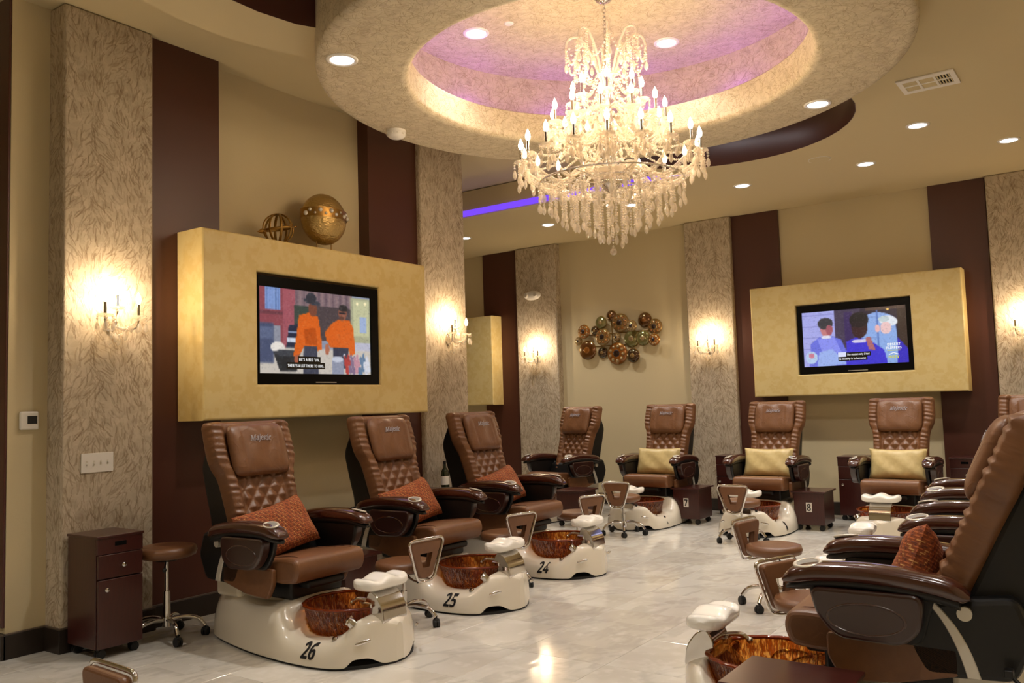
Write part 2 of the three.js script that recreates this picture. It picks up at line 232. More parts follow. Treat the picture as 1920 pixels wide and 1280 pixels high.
// ---------------------------------------------------------------- ceiling
{
  const s = new THREE.Shape(); // shape in (x, -z), turned to lie flat
  const P = []; const arc = (cx, cz, r, a0, a1, n = 24) => { for (let i = 0; i <= n; i++) { const a = lerp(a0, a1, i / n); P.push([cx + r * Math.cos(a), cz + r * Math.sin(a)]); } };
  P.push([RX + 0.1, ZB - 0.1], [-10.1, ZB - 0.1], [-10.1, -8.42]);
  arc(-2.79, -7.08, 1.49, PI + 1.12, PI - 0.5, 24);                    // far lobe's rounded edge
  arc(RC[0], RC[1], 1.79, PI + 0.72, PI - 0.66, 20);                   // hidden above the ring
  arc(-2.95, -3.12, 1.49, PI + 0.62, PI - 1.25, 30);                    // near lobe's rounded edge
  P.push([-4.2, -1.3], [-8.1, -1.3], [-8.1, FZ + 0.1], [RX + 0.1, FZ + 0.1]);
  P.forEach(([x, z], i) => (i ? s.lineTo(x, -z) : s.moveTo(x, -z))); s.closePath();
  const hole = new THREE.Path(), H = [];
  for (let i = 0; i < 128; i++) { const a = i / 128 * 2 * PI, dx = Math.cos(a), dz = Math.sin(a); let r = 1.6; for (const [lx, lz] of LOBES) { const ox = lx - RC[0], oz = lz - RC[1], t = ox * dx + oz * dz, q = LR * LR - (ox * ox + oz * oz - t * t); if (t > 0 && q > 0) r = Math.max(r, t + Math.sqrt(q)); } H.push([RC[0] + r * dx, RC[1] + r * dz]); }
  H.forEach(([x, z], i) => (i ? hole.lineTo(x, -z) : hole.moveTo(x, -z))); hole.closePath(); s.holes.push(hole);
  const g = new THREE.ExtrudeGeometry(s, { depth: 0.33, bevelEnabled: false }); g.applyMatrix4(new THREE.Matrix4().makeRotationX(-PI / 2)); g.translate(0, HL, 0);
  struct('ceiling', uvMetres(g), M.ceiling, 'low beige ceiling with round openings');
  // burgundy facing of the round openings
  const W = []; H.forEach(([x, z], i) => { const [x1, z1] = H[(i + 1) % H.length]; const n = V2(RC[0] - x, RC[1] - z).normalize().multiplyScalar(0.012); const n1 = V2(RC[0] - x1, RC[1] - z1).normalize().multiplyScalar(0.012); W.push([x + n.x, z + n.y, x1 + n1.x, z1 + n1.y]); });
  const rim = surf((u, v) => { const f = u * H.length, i = Math.floor(f) % H.length, [x, z] = H[i], n = V2(RC[0] - x, RC[1] - z).normalize().multiplyScalar(v < 0.01 ? 0.0 : 0.012); const y = [HL - 0.004, HL - 0.004, HH - 0.001][Math.round(v * 2)]; return [x + n.x, y, z + n.y]; }, H.length, 2, { closed: true });
  struct('trim_7', rim, M.rim, 'burgundy vertical facing of the round ceiling openings');
  const hs = new THREE.Shape(); hs.moveTo(-10.2, ZB * -1 + 0.2); hs.lineTo(RX + 0.2, ZB * -1 + 0.2); hs.lineTo(RX + 0.2, -FZ - 0.2); hs.lineTo(-10.2, -FZ - 0.2); hs.closePath();
  const hp = new THREE.Path(); hp.absarc(RC[0], -RC[1], 1.7, 0, 2 * PI); hs.holes.push(hp);
  const hg = new THREE.ExtrudeGeometry(hs, { depth: 0.15, bevelEnabled: false, curveSegments: 48 }); hg.applyMatrix4(new THREE.Matrix4().makeRotationX(-PI / 2)); hg.translate(0, HH, 0);
  struct('ceiling_high', uvMetres(hg), M.ceiling, 'raised beige ceiling along the left wall');
  // the round dropped ring and the dome inside it
  const prof = [[1.95, 4.16], [1.95, 3.665], [1.942, 3.645], [1.92, 3.632], [1.89, 3.63], [1.40, 3.63], [1.37, 3.634], [1.352, 3.648], [1.345, 3.67], [1.345, 3.855], [1.35, 3.866], [1.362, 3.868], [1.37, 3.86], [1.37, 3.79], [1.57, 3.79], [1.57, 4.25]];
  const len = [0]; for (let i = 1; i < prof.length; i++) len.push(len[i - 1] + Math.hypot(prof[i][0] - prof[i - 1][0], prof[i][1] - prof[i - 1][1]));
  const rg = surf((u, v) => { const k = Math.round(v * (prof.length - 1)), a = -u * 2 * PI; return [prof[k][0] * Math.cos(a), prof[k][1], prof[k][0] * Math.sin(a), u * 9, len[k]]; }, 128, prof.length - 1, { closed: true });
  struct('ceiling_ring', flip(rg).translate(RC[0], 0, RC[1]), M.ring, 'round textured plaster ring hanging below the ceiling');
  const dome = new THREE.CylinderGeometry(1.72, 1.72, 0.12, 96).translate(RC[0], 4.31, RC[1]);
  struct('ceiling_dome', uvMetres(dome), M.ring, 'round textured ceiling inside the ring');
}

// ---------------------------------------------------------------- violet light coves
{
  const t = thing('cove_light', 'violet light strip hidden in the trough of the round ceiling ring', 'cove light', [RC[0], 3.805, RC[1]]);
  part(t, 'light_strip', new THREE.TorusGeometry(1.46, 0.012, 8, 96).rotateX(PI / 2), M.violet);
  for (let i = 0; i < 12; i++) { const a = (i + 0.5) / 12 * 2 * PI, l = new THREE.PointLight(C_VIOLET, LIGHT.violet); l.position.set(1.46 * Math.cos(a), 0.03, 1.46 * Math.sin(a)); l.shadow.radius = 1.5; t.add(l); }
  const b = thing('cove_light', 'straight violet light strip along the low ceiling edge behind the chandelier', 'cove light', [-6.6, HL + 0.004, -8.42]);
  part(b, 'diffuser', surf((u, v) => { const a = u * PI / 2; return [lerp(-3.3, 3.2, v), 0.085 * Math.sin(a), 0.004 + 0.03 * Math.cos(a)]; }, 8, 2), M.violet);
  const l = new THREE.RectAreaLight(C_VIOLET, LIGHT.cove, 6.4, 0.08); l.position.set(-0.05, 0.045, 0.04); l.lookAt(-6.65, HL + 0.2, -7); b.add(l); l.rotation.set(0.5, PI, 0);
}

// ---------------------------------------------------------------- recessed downlights
const downBody = lathe([[0.072, -0.002], [0.078, -0.009], [0.092, -0.009], [0.10, -0.005], [0.10, 0.002]], 36), downLens = new THREE.CircleGeometry(0.074, 32).rotateX(PI / 2).translate(0, -0.004, 0);
function downlight(x, y, z, label, group = 'recessed downlights in the low ceiling', power = 1) {
  const t = thing('ceiling_downlight', label, 'downlight', [x, y, z], 0, group);
  part(t, 'trim_ring', downBody, M.white); part(t, 'lens', downLens, M.lens);
  const l = new THREE.SpotLight(C_DOWN, LIGHT.down * power, 0, 1.0, 0.6); l.position.set(0, -0.012, 0); l.target.position.set(0, -2, 0); l.shadow.radius = 3; t.add(l, l.target);
}
downlight(-3.81, 3.63, -3.69, 'round downlight in the plaster ring at left, near the burgundy opening', 'downlights in the ceiling ring');
downlight(-1.68, 3.63, -6.51, 'round downlight in the plaster ring at right, beside the burgundy rim', 'downlights in the ceiling ring');
downlight(-1.70, 3.63, -3.75, 'downlight in the plaster ring on the camera side', 'downlights in the ceiling ring');
downlight(-3.76, 4.25, -5.03, 'downlight inside the dome to the left of the chandelier chain', 'downlights inside the dome', 0.45);
downlight(-2.70, 4.25, -6.11, 'downlight inside the dome to the right of the chandelier chain', 'downlights inside the dome', 0.45);
downlight(-2.98, HH, -7.79, 'downlight hidden above the ring inside the far burgundy opening', 'downlights inside the burgundy openings');
downlight(-3.25, HL, -9.24, 'low-ceiling downlight right of the chandelier, above the art and second column');
downlight(-1.94, HL, -9.24, 'low-ceiling downlight between the burgundy rim and the right television');
downlight(-1.27, HL, -8.21, 'low-ceiling downlight in front of the row, below the air vent');
downlight(-0.66, HL, -9.29, 'low-ceiling downlight at the right edge of the picture');
downlight(-4.63, HL, -9.23, 'low-ceiling downlight seen through the chandelier crystals');
downlight(-6.0, HL, -9.5, 'low-ceiling downlight below the violet strip, left of the chandelier');
downlight(-7.36, HL, -9.44, 'low-ceiling downlight just beside the left column, under the violet strip');
for (const [x, z, w] of [[-0.2, -4.4, 'above the second right chair'], [-0.2, -2.2, 'between the camera and the foreground chair'], [-0.6, 0.2, 'above the camera'], [-3.4, -0.6, 'before the near ceiling opening'], [-5.6, -0.4, 'above the entry at left'], [-2, 2, 'behind the camera at right'], [-5, 2, 'behind the camera at left']]) downlight(x, HL, z, 'downlight outside the picture, ' + w, 'downlights outside the picture');

// ---------------------------------------------------------------- spa pedicure chairs (forward = +x, right = +z)
const BX = 0.375, BR = 0.272;                        // bowl centre and radius
const baseW = piecewise([[-0.8, 0.05], [-0.775, 0.12], [-0.7, 0.185], [-0.53, 0.25], [-0.22, 0.325], [0.07, 0.365], [0.36, 0.372], [0.55, 0.335], [0.65, 0.262], [0.71, 0.18], [0.745, 0.10], [0.77, 0.03]]);
const baseTop = piecewise([[-0.8, 0.17], [-0.775, 0.245], [-0.7, 0.305], [-0.6, 0.335], [-0.48, 0.345], [-0.3, 0.335], [0, 0.315], [0.3, 0.295], [0.5, 0.285], [0.62, 0.27], [0.72, 0.245], [0.78, 0.2], [0.8, 0.15]]);
const softMin = (a, b, k) => { const h = clamp(0.5 + 0.5 * (b - a) / k, 0, 1); return lerp(b, a, h) - k * h * (1 - h); };
const crest = (x) => softMin(baseTop(x), 0.155 + 0.17 * (Math.abs(x - BX) / 0.285) ** 3.8, 0.035);
const shoulder = (x) => 0.58 + 0.045 * Math.exp(-(((x - BX) / 0.27) ** 4));
function baseSurfaceY(x, z) {                        // height of the shell over a point: a level top, then a round shoulder down to the floor
  const v = Math.abs(z) / baseW(x), c = crest(x), k = shoulder(x);
  if (v < k) return c + 0.012 * (1 - (v / k) ** 2);
  const sharp = c * Math.pow(Math.max(0, 1 - ((v - k) / (1 - k)) ** 2.4), 1 / 2.4), g = smoothstep(-x, -0.12, 0.3);
  return g > 0 ? lerp(sharp, c * Math.sqrt(Math.max(0, 1 - Math.min(1, v) ** 3)), g) : sharp;
}
const baseSideZ = (x, y) => { let a = shoulder(x), b = 1; for (let i = 0; i < 24; i++) { const m = (a + b) / 2; baseSurfaceY(x, m * baseW(x)) > y ? (a = m) : (b = m); } return a * baseW(x); };
const bowlRadiusAt = piecewise([[0.05, 0.08], [0.07, 0.15], [0.105, 0.2], [0.165, 0.238], [0.235, 0.26], [0.302, 0.277], [0.4, 0.28]]);
const baseGeo = (() => {
  const half = [[0.985, 'f'], [1.0, 'a'], [0.999, 'b'], [0.994], [0.985], [0.972], [0.955], [0.93], [0.9], [0.86], [0.82], [0.78], [0.74], [0.7], [0.66], [0.625], [0.6], [0.57], [0.54], [0.5], [0.45], [0.4], [0.35], [0.3], [0.25], [0.19], [0.1], [0]];
  const list = [...half.map(([v, k]) => [v, k, 1]), ...half.slice(0, -1).reverse().map(([v, k]) => [v, k, -1])];
  const n = 170;
  return surf((u, w) => {
    const x = clamp(-0.015 - 0.785 * Math.cos(PI * w), -0.7999, 0.7699), [v, k, s] = list[Math.round(u * (list.length - 1))], W = baseW(x), z = s * v * W, notch = 0.012 + 0.045 * Math.exp(-(((x - 0.68) / 0.05) ** 4));
    let y = k === 'f' ? notch : Math.max(notch + (k === 'a' ? 0.004 : k === 'b' ? 0.008 : 0.012), k === 'a' ? 0.05 * crest(x) : baseSurfaceY(x, z));
    if (!k && v < 0.9 && Math.hypot(x - BX, z) < bowlRadiusAt(y) + 0.003) y = 0.04;
    return [x, y, z];
  }, list.length - 1, n, { caps: true });
})();
const footGeo = (() => { const p = []; for (let i = 0; i <= 40; i++) { const x = -0.015 - 0.775 * Math.cos(PI * i / 40); p.push([x, (baseW(x) - 0.012)]); } for (let i = 40; i >= 0; i--) p.push([p[i][0], -p[i][1]]); return extrude(shapeOf(p), 0.02, 0).rotateX(PI / 2).translate(0, 0.02, 0); })();
const bowlGeo = (() => {
  const out = piecewise([[0, 0.055], [0.08, 0.058], [0.15, 0.07], [0.2, 0.105], [0.238, 0.165], [0.26, 0.235], [0.275, 0.302]]);
  return surf((u, v) => { const r = 0.275 * Math.pow(v, 0.8), a = -u * 2 * PI, b = 0.0025 * Math.sin(a * 17 + r * 130) + 0.002 * Math.sin(a * 29 - r * 210); return [(r + b * v) * Math.cos(a), out(r) + b, (r + b * v) * Math.sin(a), u * 3, v]; }, 96, 24, { closed: true });
})();
const bowlRim = (() => surf((u, v) => { const a = u * 2 * PI, b = v * 2 * PI, w = 0.003 * Math.sin(a * 22), r = 0.272 + 0.013 * Math.cos(b) + w; return [r * Math.cos(a), 0.303 + 0.009 * Math.sin(b), r * Math.sin(a)]; }, 96, 10, { closed: true }))();
const LEAN = 18 * PI / 180, BACK = new THREE.Matrix4().makeBasis(V3(0, 0, -1), V3(-Math.sin(LEAN), Math.cos(LEAN), 0), V3(Math.cos(LEAN), Math.sin(LEAN), 0)).setPosition(-0.345, 0.535, 0);
const inBack = (g) => g.applyMatrix4(BACK);          // local axes: across, up the back, out of the back
const backHalf = piecewise([[0, 0.265], [0.2, 0.272], [0.42, 0.28], [0.52, 0.292], [0.6, 0.325], [0.68, 0.335], [0.8, 0.332], [0.9, 0.328]]);
const backGeo = inBack(surf((u, v) => {
  const H = 0.895, endT = 0.05, t = v < 0.03 ? Math.sqrt(Math.max(0, 1 - (1 - v / 0.03) ** 2)) : v > 0.955 ? Math.sqrt(Math.max(0, 1 - ((v - 0.955) / 0.045) ** 2)) : 1;
  const b = v * H, hw = backHalf(b) * (0.94 + 0.06 * t), s = u < 0.5 ? 1 : -1, lin = u < 0.5 ? 1 - 4 * u : -1 + 4 * (u - 0.5), e = Math.sign(lin) * Math.sin(Math.abs(lin) * PI / 2) * 0.25 + 0.75 * lin;
  const X = hw * e, Z0 = s * Math.sqrt(Math.max(0, 1 - Math.abs(e) ** 7));
  let Z = 0.055 * Z0 * Math.max(t, 0.12);
  if (s > 0) {
    const q = Math.abs(X) / hw, side = smoothstep(q, 0.62, 0.76) * (1 - smoothstep(q, 0.95, 1.0));
    Z += side * t * (0.034 + 0.0065 * Math.sin(b * 125 + X * 22 + 2 * Math.sin(b * 17)) * (0.6 + 0.4 * Math.sin(b * 31)));
    if (q < 0.64 && b > 0.05 && b < 0.55) { const p = X / 0.10, w = b / 0.12, d1 = Math.abs(((p + w) % 1 + 1) % 1 - 0.5), d2 = Math.abs(((p - w) % 1 + 1) % 1 - 0.5); Z += 0.026 * (1 - 2 * Math.max(d1, d2) * 0.95) * (1 - smoothstep(q, 0.56, 0.64)); }
  }
  return [X, b, Z, X * 2, b * 2];
}, 128, 130, { closed: true, caps: true }));
const headFront = (X, v) => { const t = 1 - Math.abs(2 * v - 1) ** 5, c = X / (0.228 * (0.76 + 0.24 * Math.sqrt(t))); return 0.088 + 0.048 * Math.sqrt(Math.max(0, 1 - Math.abs(c) ** 5)) * Math.sqrt(Math.max(t, 0.004)) + 0.006 * Math.sin(X * 34 + v * 5 + 1.5 * Math.sin(v * 6)) * (0.3 + v) * t * (1 - Math.abs(c) ** 5) - 0.006 * (Math.exp(-(((X - 0.13) / 0.006) ** 2)) + Math.exp(-(((X + 0.13) / 0.006) ** 2))) * t; };
const headGeo = inBack((() => surf((u, v) => {
  const s = u < 0.5 ? 1 : -1, lin = u < 0.5 ? 1 - 4 * u : -1 + 4 * (u - 0.5), c = Math.sign(lin) * Math.sin(Math.abs(lin) * PI / 2) * 0.3 + 0.7 * lin, t = 1 - Math.abs(2 * v - 1) ** 5, X = 0.228 * (0.76 + 0.24 * Math.sqrt(t)) * c;
  return [X, 0.5 + 0.35 * v, s > 0 ? headFront(X, v) : 0.088 - 0.03 * Math.sqrt(Math.max(0, 1 - Math.abs(c) ** 5)) * Math.sqrt(t), X * 2, 1 + v * 0.7];
}, 72, 40, { closed: true, caps: true }))());
const wordGeo = inBack((() => { const g = plain(text('Majestic', 0.038, 0.004, 0.3, fontSerif, 0.82)), p = g.attributes.position; for (let i = 0; i < p.count; i++) { const x = p.getX(i), y = 0.735 + p.getY(i); p.setXYZ(i, x, y, headFront(x, (y - 0.5) / 0.35) + 0.003 + p.getZ(i)); } return g; })());
const shellGeo = extrude(shapeOf([[-0.375, 0.53], [-0.625, 1.29], [-0.68, 1.28], [-0.765, 1.10], [-0.71, 0.90], [-0.655, 0.72], [-0.68, 0.5], [-0.58, 0.42], [-0.42, 0.44]], 0.06), 0.48, 0.03, 3).translate(0, 0, -0.24);
const housingGeo = extrude(shapeOf([[-0.30, 0.66], [-0.62, 0.70], [-0.67, 0.55], [-0.60, 0.40], [-0.30, 0.385], [-0.24, 0.5]], 0.04), 0.64, 0.02, 2).translate(0, 0, -0.32);
const seatGeo = (() => { const s = shapeOf([[-0.42, 0.43], [-0.42, 0.52], [0.12, 0.577], [0.21, 0.57], [0.232, 0.505], [0.205, 0.43], [0.1, 0.42]], 0.065); return extrude(s, 0.57, 0.03, 4, 10).translate(0, 0, -0.285); })();
const seamGeo = [-0.215, 0.215].map((z) => tube([[-0.36, 0.526, z], [-0.1, 0.553, z], [0.12, 0.576, z], [0.19, 0.563, z], [0.2215, 0.505, z], [0.2, 0.445, z]], 0.003, 24, 5));
const skirtGeo = extrude(shapeOf([[-0.42, 0.50], [-0.42, 0.40], [-0.2, 0.345], [0.0, 0.33], [0.05, 0.42], [0.05, 0.51]], 0.02), 0.035, 0.008, 2);
const pedestalGeo = mg([box(0.52, 0.12, 0.42, -0.17, 0.37, 0, 0.02), box(0.2, 0.05, 0.3, 0.08, 0.40, 0, 0.02)]);
const riserGeo = box(0.24, 0.18, 0.46, -0.50, 0.37, 0, 0.03, 2);
const armPath = piecewise([[-0.48, 0.698], [-0.36, 0.73], [-0.15, 0.752], [0.05, 0.748], [0.16, 0.728], [0.20, 0.712]]);
const armGeo = (z) => surf((u, v) => { const x = lerp(-0.475, 0.195, 1 - (1 - v) ** 1.5), t = Math.sqrt(Math.max(0.001, 1 - Math.max(0, (x - 0.10) / 0.096) ** 2)) * Math.sqrt(Math.max(0.02, 1 - Math.max(0, (-0.41 - x) / 0.068) ** 2)), a = u * 2 * PI, c = Math.cos(a), s = Math.sin(a); return [x, armPath(x) + (s > 0 ? 0.044 : 0.034) * t * Math.sign(s) * Math.abs(s) ** 0.75, z - 0.062 * (0.5 + 0.5 * t) * Math.sign(c) * Math.abs(c) ** 0.75]; }, 24, 44, { closed: true, caps: true });
const armUnder = (z) => surf((u, v) => { const x = lerp(-0.44, 0.185, v), t = Math.sqrt(Math.max(0.02, 1 - Math.max(0, (x - 0.09) / 0.1) ** 2)), a = u * 2 * PI; return [x, armPath(x) - 0.034 + 0.026 * t * Math.sin(a), z - 0.052 * t * Math.cos(a)]; }, 16, 20, { closed: true, caps: true });
const sidePts = [[-0.325, 0.700], [0.085, 0.703], [0.065, 0.60], [-0.01, 0.515], [-0.24, 0.507], [-0.31, 0.56]];
const sideGeo = extrude(shapeOf(sidePts, 0.045), 0.07, 0.014, 3, 8);
const ovalGeo = (() => { const s = new THREE.Shape(); s.absellipse(-0.12, 0.595, 0.145, 0.062, 0, 2 * PI); const h = new THREE.Path(); h.absellipse(-0.12, 0.595, 0.135, 0.054, 0, 2 * PI); s.holes.push(h); return extrude(s, 0.006, 0.002, 1, 20); })();
const innerGeo = extrude(shapeOf([[-0.36, 0.70], [0.105, 0.70], [0.085, 0.60], [0.02, 0.505], [-0.3, 0.50]], 0.04), 0.03, 0.006, 1);
const crescentGeo = (() => { const s = new THREE.Shape(); s.moveTo(-0.335, 0.65); s.quadraticCurveTo(-0.41, 0.56, -0.445, 0.40); s.lineTo(-0.49, 0.40); s.quadraticCurveTo(-0.45, 0.57, -0.35, 0.665); s.closePath(); return extrude(s, 0.012, 0.003, 1); })();
const ringCup = mg([new THREE.TorusGeometry(0.036, 0.006, 8, 28).rotateX(PI / 2).scale(1.4, 1, 1)]), padGeo = cyl(0.034, 0.034, 0.008, 0, 0, 0, 28).scale(1.4, 1, 1);
const footrestGeo = surf((u, v) => {
  const z = lerp(-0.18, 0.18, v), t = Math.max(0.03, Math.sqrt(Math.max(0, 1 - (Math.abs(z) / 0.181) ** 6))), a = u * 2 * PI, c = Math.cos(a), s = Math.sin(a), wave = 0.014 * Math.cos(z / 0.18 * 2 * PI);
  return [0.63 + 0.09 * t * Math.sign(c) * Math.abs(c) ** 0.6 - (s > 0 ? 0.008 * s : 0), 0.442 + (s > 0 ? 0.036 + wave : 0.04) * Math.sign(s) * Math.abs(s) ** 0.7 * t, z];
}, 28, 40, { closed: true, caps: true });
const mountGeo = extrude(shapeOf([[0.60, 0.255], [0.595, 0.345], [0.63, 0.405], [0.68, 0.385], [0.73, 0.32], [0.745, 0.22]], 0.03), 0.2, 0.006, 2, 10).translate(0, 0, -0.1);
const sprayGeo = mg([tube([[0.63, 0.33, 0.075], [0.58, 0.345, 0.085], [0.53, 0.345, 0.095], [0.50, 0.325, 0.10]], 0.012, 16, 8), sph(0.016, 0.495, 0.322, 0.10, 12), box(0.07, 0.035, 0.06, 0.615, 0.32, 0.075, 0.01, 2)]);
const knobGeo = mg([cyl(0.021, 0.024, 0.022, 0, 0.011, 0, 8), cyl(0.012, 0.017, 0.012, 0, 0.028, 0, 8), box(0.012, 0.012, 0.05, 0, 0.026, 0, 0.003)]), jetGeo = lathe([[0, 0.012], [0.01, 0.014], [0.018, 0.008], [0.02, 0]], 16), gripGeo = surf((u, v) => { const x = lerp(-0.045, 0.045, v), r = 0.011 * Math.sqrt(Math.max(0.03, 1 - (x / 0.046) ** 4)) * (1 + 0.15 * Math.cos(x * 160)), a = u * 2 * PI; return [x, r * Math.sin(a), r * Math.cos(a) * 0.8]; }, 12, 18, { closed: true, caps: true });
// puts a small piece flat on the flank of the base, s = side
function onBase(g, x, w, s, lift = 0, turn = 0) {
  const W = baseW(x), z = w * W, e = 0.004, y = baseSurfaceY(x, z), n = V3(-(baseSurfaceY(x + e, z) - baseSurfaceY(x - e, z)) / (2 * e), 1, -(baseSurfaceY(x, z + e) - baseSurfaceY(x, z - e)) / (2 * e)).normalize();
  const m = new THREE.Object3D(); m.position.set(x + n.x * lift, y + n.y * lift, z + n.z * lift); m.quaternion.setFromUnitVectors(V3(0, 1, 0), n); m.rotateY(turn); m.updateMatrix();
  const h = plain(g).applyMatrix4(m.matrix); if (s < 0) { h.scale(1, 1, -1); return flip2(h); } return h;
}
function flip2(h) { const p = h.attributes; for (const k of ['position', 'normal', 'uv']) { const a = p[k].array, n = p[k].itemSize; for (let i = 0; i < p[k].count; i += 3) for (let c = 0; c < n; c++) { const t = a[(i + 1) * n + c]; a[(i + 1) * n + c] = a[(i + 2) * n + c]; a[(i + 2) * n + c] = t; } } return h; }
function numberGeo(s, side) { // upright digits that follow the round flank under the bowl
  const g = plain(text(s, 0.084, 0.006, 0.12, font, 0.8)), x0 = 0.40, y0 = 0.095, p = g.attributes.position;
  for (let i = 0; i < p.count; i++) { const x = x0 + p.getX(i), y = y0 + p.getY(i); p.setXYZ(i, x, y, baseSideZ(x, y) + 0.0015 + p.getZ(i) * 0.5); }
  g.computeVertexNormals();
  return side > 0 ? g : g.rotateY(PI).translate(2 * x0, 0, 0);
}
function makeChair(label) {
  const t = thing('pedicure_chair', label, 'spa chair', [0, 0, 0], 0);
  part(t, 'base', baseGeo, M.cream); part(t, 'base_foot', footGeo, M.rubber);
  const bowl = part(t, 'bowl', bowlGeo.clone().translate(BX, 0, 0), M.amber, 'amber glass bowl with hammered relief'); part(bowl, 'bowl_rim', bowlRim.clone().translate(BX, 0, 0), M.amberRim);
  part(t, 'pedestal', pedestalGeo, M.black); part(t, 'riser', riserGeo, M.cream);
  const seat = part(t, 'seat', seatGeo, M.leatherSeat); for (const g of seamGeo) part(seat, 'seam', g, M.seam);
  for (const s of [1, -1]) part(t, 'skirt', skirtGeo.clone().translate(0, 0, s > 0 ? 0.285 : -0.32), M.leatherSeat);
  part(t, 'back_shell', shellGeo, M.black); part(t, 'seat_housing', housingGeo, M.black);
  part(t, 'backrest', backGeo, M.leather);
  const head = part(t, 'head_pillow', headGeo, M.leather); part(head, 'embroidery', wordGeo, M.thread, 'silver embroidered script word');
  for (const s of [1, -1]) {
    const arm = part(t, 'armrest', armGeo(s * 0.35), M.gloss); part(arm, 'arm_underside', armUnder(s * 0.35), M.black);
    part(arm, 'cup_ring', ringCup.clone().rotateZ(-0.12).rotateX(s * 0.28).translate(0.095, 0.783, s * 0.362), M.silver); part(arm, 'cup_pad', padGeo.clone().rotateZ(-0.12).rotateX(s * 0.28).translate(0.095, 0.781, s * 0.362), M.pad);
    const side = part(t, 'side_panel', sideGeo.clone().translate(0, 0, s > 0 ? 0.345 : -0.415), M.glossdark); part(side, 'oval_moulding', ovalGeo.clone().translate(0, 0, s > 0 ? 0.411 : -0.417), M.gloss);
    part(t, 'inner_panel', innerGeo.clone().translate(0, 0, s > 0 ? 0.312 : -0.342), M.black);
    part(t, 'accent_strip', crescentGeo.clone().translate(0, 0, s > 0 ? 0.315 : -0.327), M.silver);
    part(t, 'pivot_cap', cyl(0.024, 0.026, 0.03, 0, 0, 0, 20).rotateX(PI / 2).translate(-0.45, 0.635, s * 0.33), M.silver);
    part(t, 'jet', onBase(jetGeo, 0.53, 0.80, s), M.chrome); part(t, 'side_grip', gripGeo.clone().rotateZ(0.25).rotateY(s * 0.75).translate(0.70, 0.15, s * 0.225), M.chrome);
  }
  part(t, 'drain_knob', onBase(knobGeo.scale(1.3, 1.3, 1.3), 0.62, 0.76, 1), M.chrome);
  const mount = part(t, 'footrest_mount', mountGeo, M.chrome); part(mount, 'spray_head', sprayGeo, M.chrome);
  part(t, 'footrest', footrestGeo, M.white);
  return t;
}
const UP = 0;
const chair26 = makeChair('brown leather pedicure chair with white base numbered 26, the nearest in the left row');
chair26.position.set(-4.22, 0, -3.72);
const chairs = { 26: chair26 };
function recline(c, a) { for (const k of c.children) if (['backrest', 'head_pillow', 'back_shell'].includes(k.name)) { k.rotation.z = a; const p = V3(-0.37, 0.56, 0); k.position.copy(p).sub(p.clone().applyAxisAngle(V3(0, 0, 1), a)); } }
const chairSpots = [
  [25, [-4.30, 0, -5.08], 0, 'brown pedicure chair with white base numbered 25, middle one of the left row'],
  [24, [-4.36, 0, -6.37], 0, 'brown pedicure chair with white base numbered 24, farthest of the left row'],
  [6, [-5.95, 0, -9.35], -PI / 2 - 0.2, 'brown pedicure chair without cushion in the far corner, turned aside'],
  [7, [-4.58, 0, -9.40], -PI / 2, 'brown pedicure chair with gold cushion before the second far column'],
  [8, [-3.25, 0, -9.45], -PI / 2, 'brown pedicure chair with gold cushion under the left end of the far television'],
  [9, [-1.90, 0, -9.45], -PI / 2, 'brown pedicure chair with gold cushion under the right end of the far television'],
  [10, [-0.65, 0, -9.45], -PI / 2, 'brown pedicure chair at the right edge by the far wall, mostly hidden'],
  [1, [-0.965, 0, -3.87], PI + 0.04, 'brown pedicure chair seen from the side in the right foreground, back cut by the edge'],
  [2, [-0.84, 0, -5.38], PI + 0.09, 'second pedicure chair of the right row, directly behind the foreground one'],
  [3, [-0.98, 0, -6.85], PI + 0.09, 'third pedicure chair of the right row, farthest from the camera'],
];
for (const [n, p, r, label] of chairSpots) chairs[n] = dup(chair26, p, r, label);
for (const n of [1, 2, 3]) recline(chairs[n], 0.13);
for (const n of [24, 25, 26]) part(chairs[n], 'number', numberGeo(String(n), 1), M.ink, `black number ${n} on the base`);
for (const n of [7, 8]) part(chairs[n], 'number', numberGeo(String(n), -1), M.ink, `black number ${n} on the base`);

// ---------------------------------------------------------------- throw cushions
function cushionGeo(w, h, d) {
  const f = (s) => (u, v) => { const x = 2 * u - 1, y = 2 * v - 1, k = Math.pow(Math.max(0, (1 - x ** 4) * (1 - y ** 4)), 0.5), px = x * w / 2 * (1 - 0.07 * (1 - y * y) * Math.abs(x) ** 3), py = y * h / 2 * (1 - 0.09 * (1 - x * x) * Math.abs(y) ** 3); return [px, py, s * d / 2 * k + 0.004 * Math.sin(x * 7 + y * 5) * k, u * w * 4, v * h * 4]; };
  return mg([surf(f(1), 28, 20), flip(surf(f(-1), 28, 20))]);
}
const cushG = cushionGeo(0.57, 0.34, 0.16);
function cushion(n, mat, label, group, tilt, lean, dz = 0) {
  const c = chairs[n], o = new THREE.Group(), m = new THREE.Mesh(cushG, mat); o.name = numbered('cushion'); m.name = 'cover'; o.add(m);
  m.rotation.set(0, PI / 2, 0); m.rotation.order = 'YXZ'; m.rotation.set(-lean, PI / 2, tilt);
  const p = V3(-0.235, 0.70, dz).applyAxisAngle(V3(0, 1, 0), c.rotation.y).add(c.position);
  o.position.copy(p); o.rotation.y = c.rotation.y; o.userData = { label, category: 'cushion', group }; scene.add(o);
}
const OR = 'rust woven cushions', GD = 'gold satin cushions';
cushion(26, M.orange, 'rust woven cushion lying on the chair numbered 26', OR, 0.18, 0.5, 0.04);
cushion(25, M.orange, 'rust woven cushion on the middle chair of the left row', OR, 0.17, 0.48, 0.03);
cushion(24, M.orange, 'rust woven cushion on the farthest chair of the left row', OR, 0.17, 0.48, 0.03);
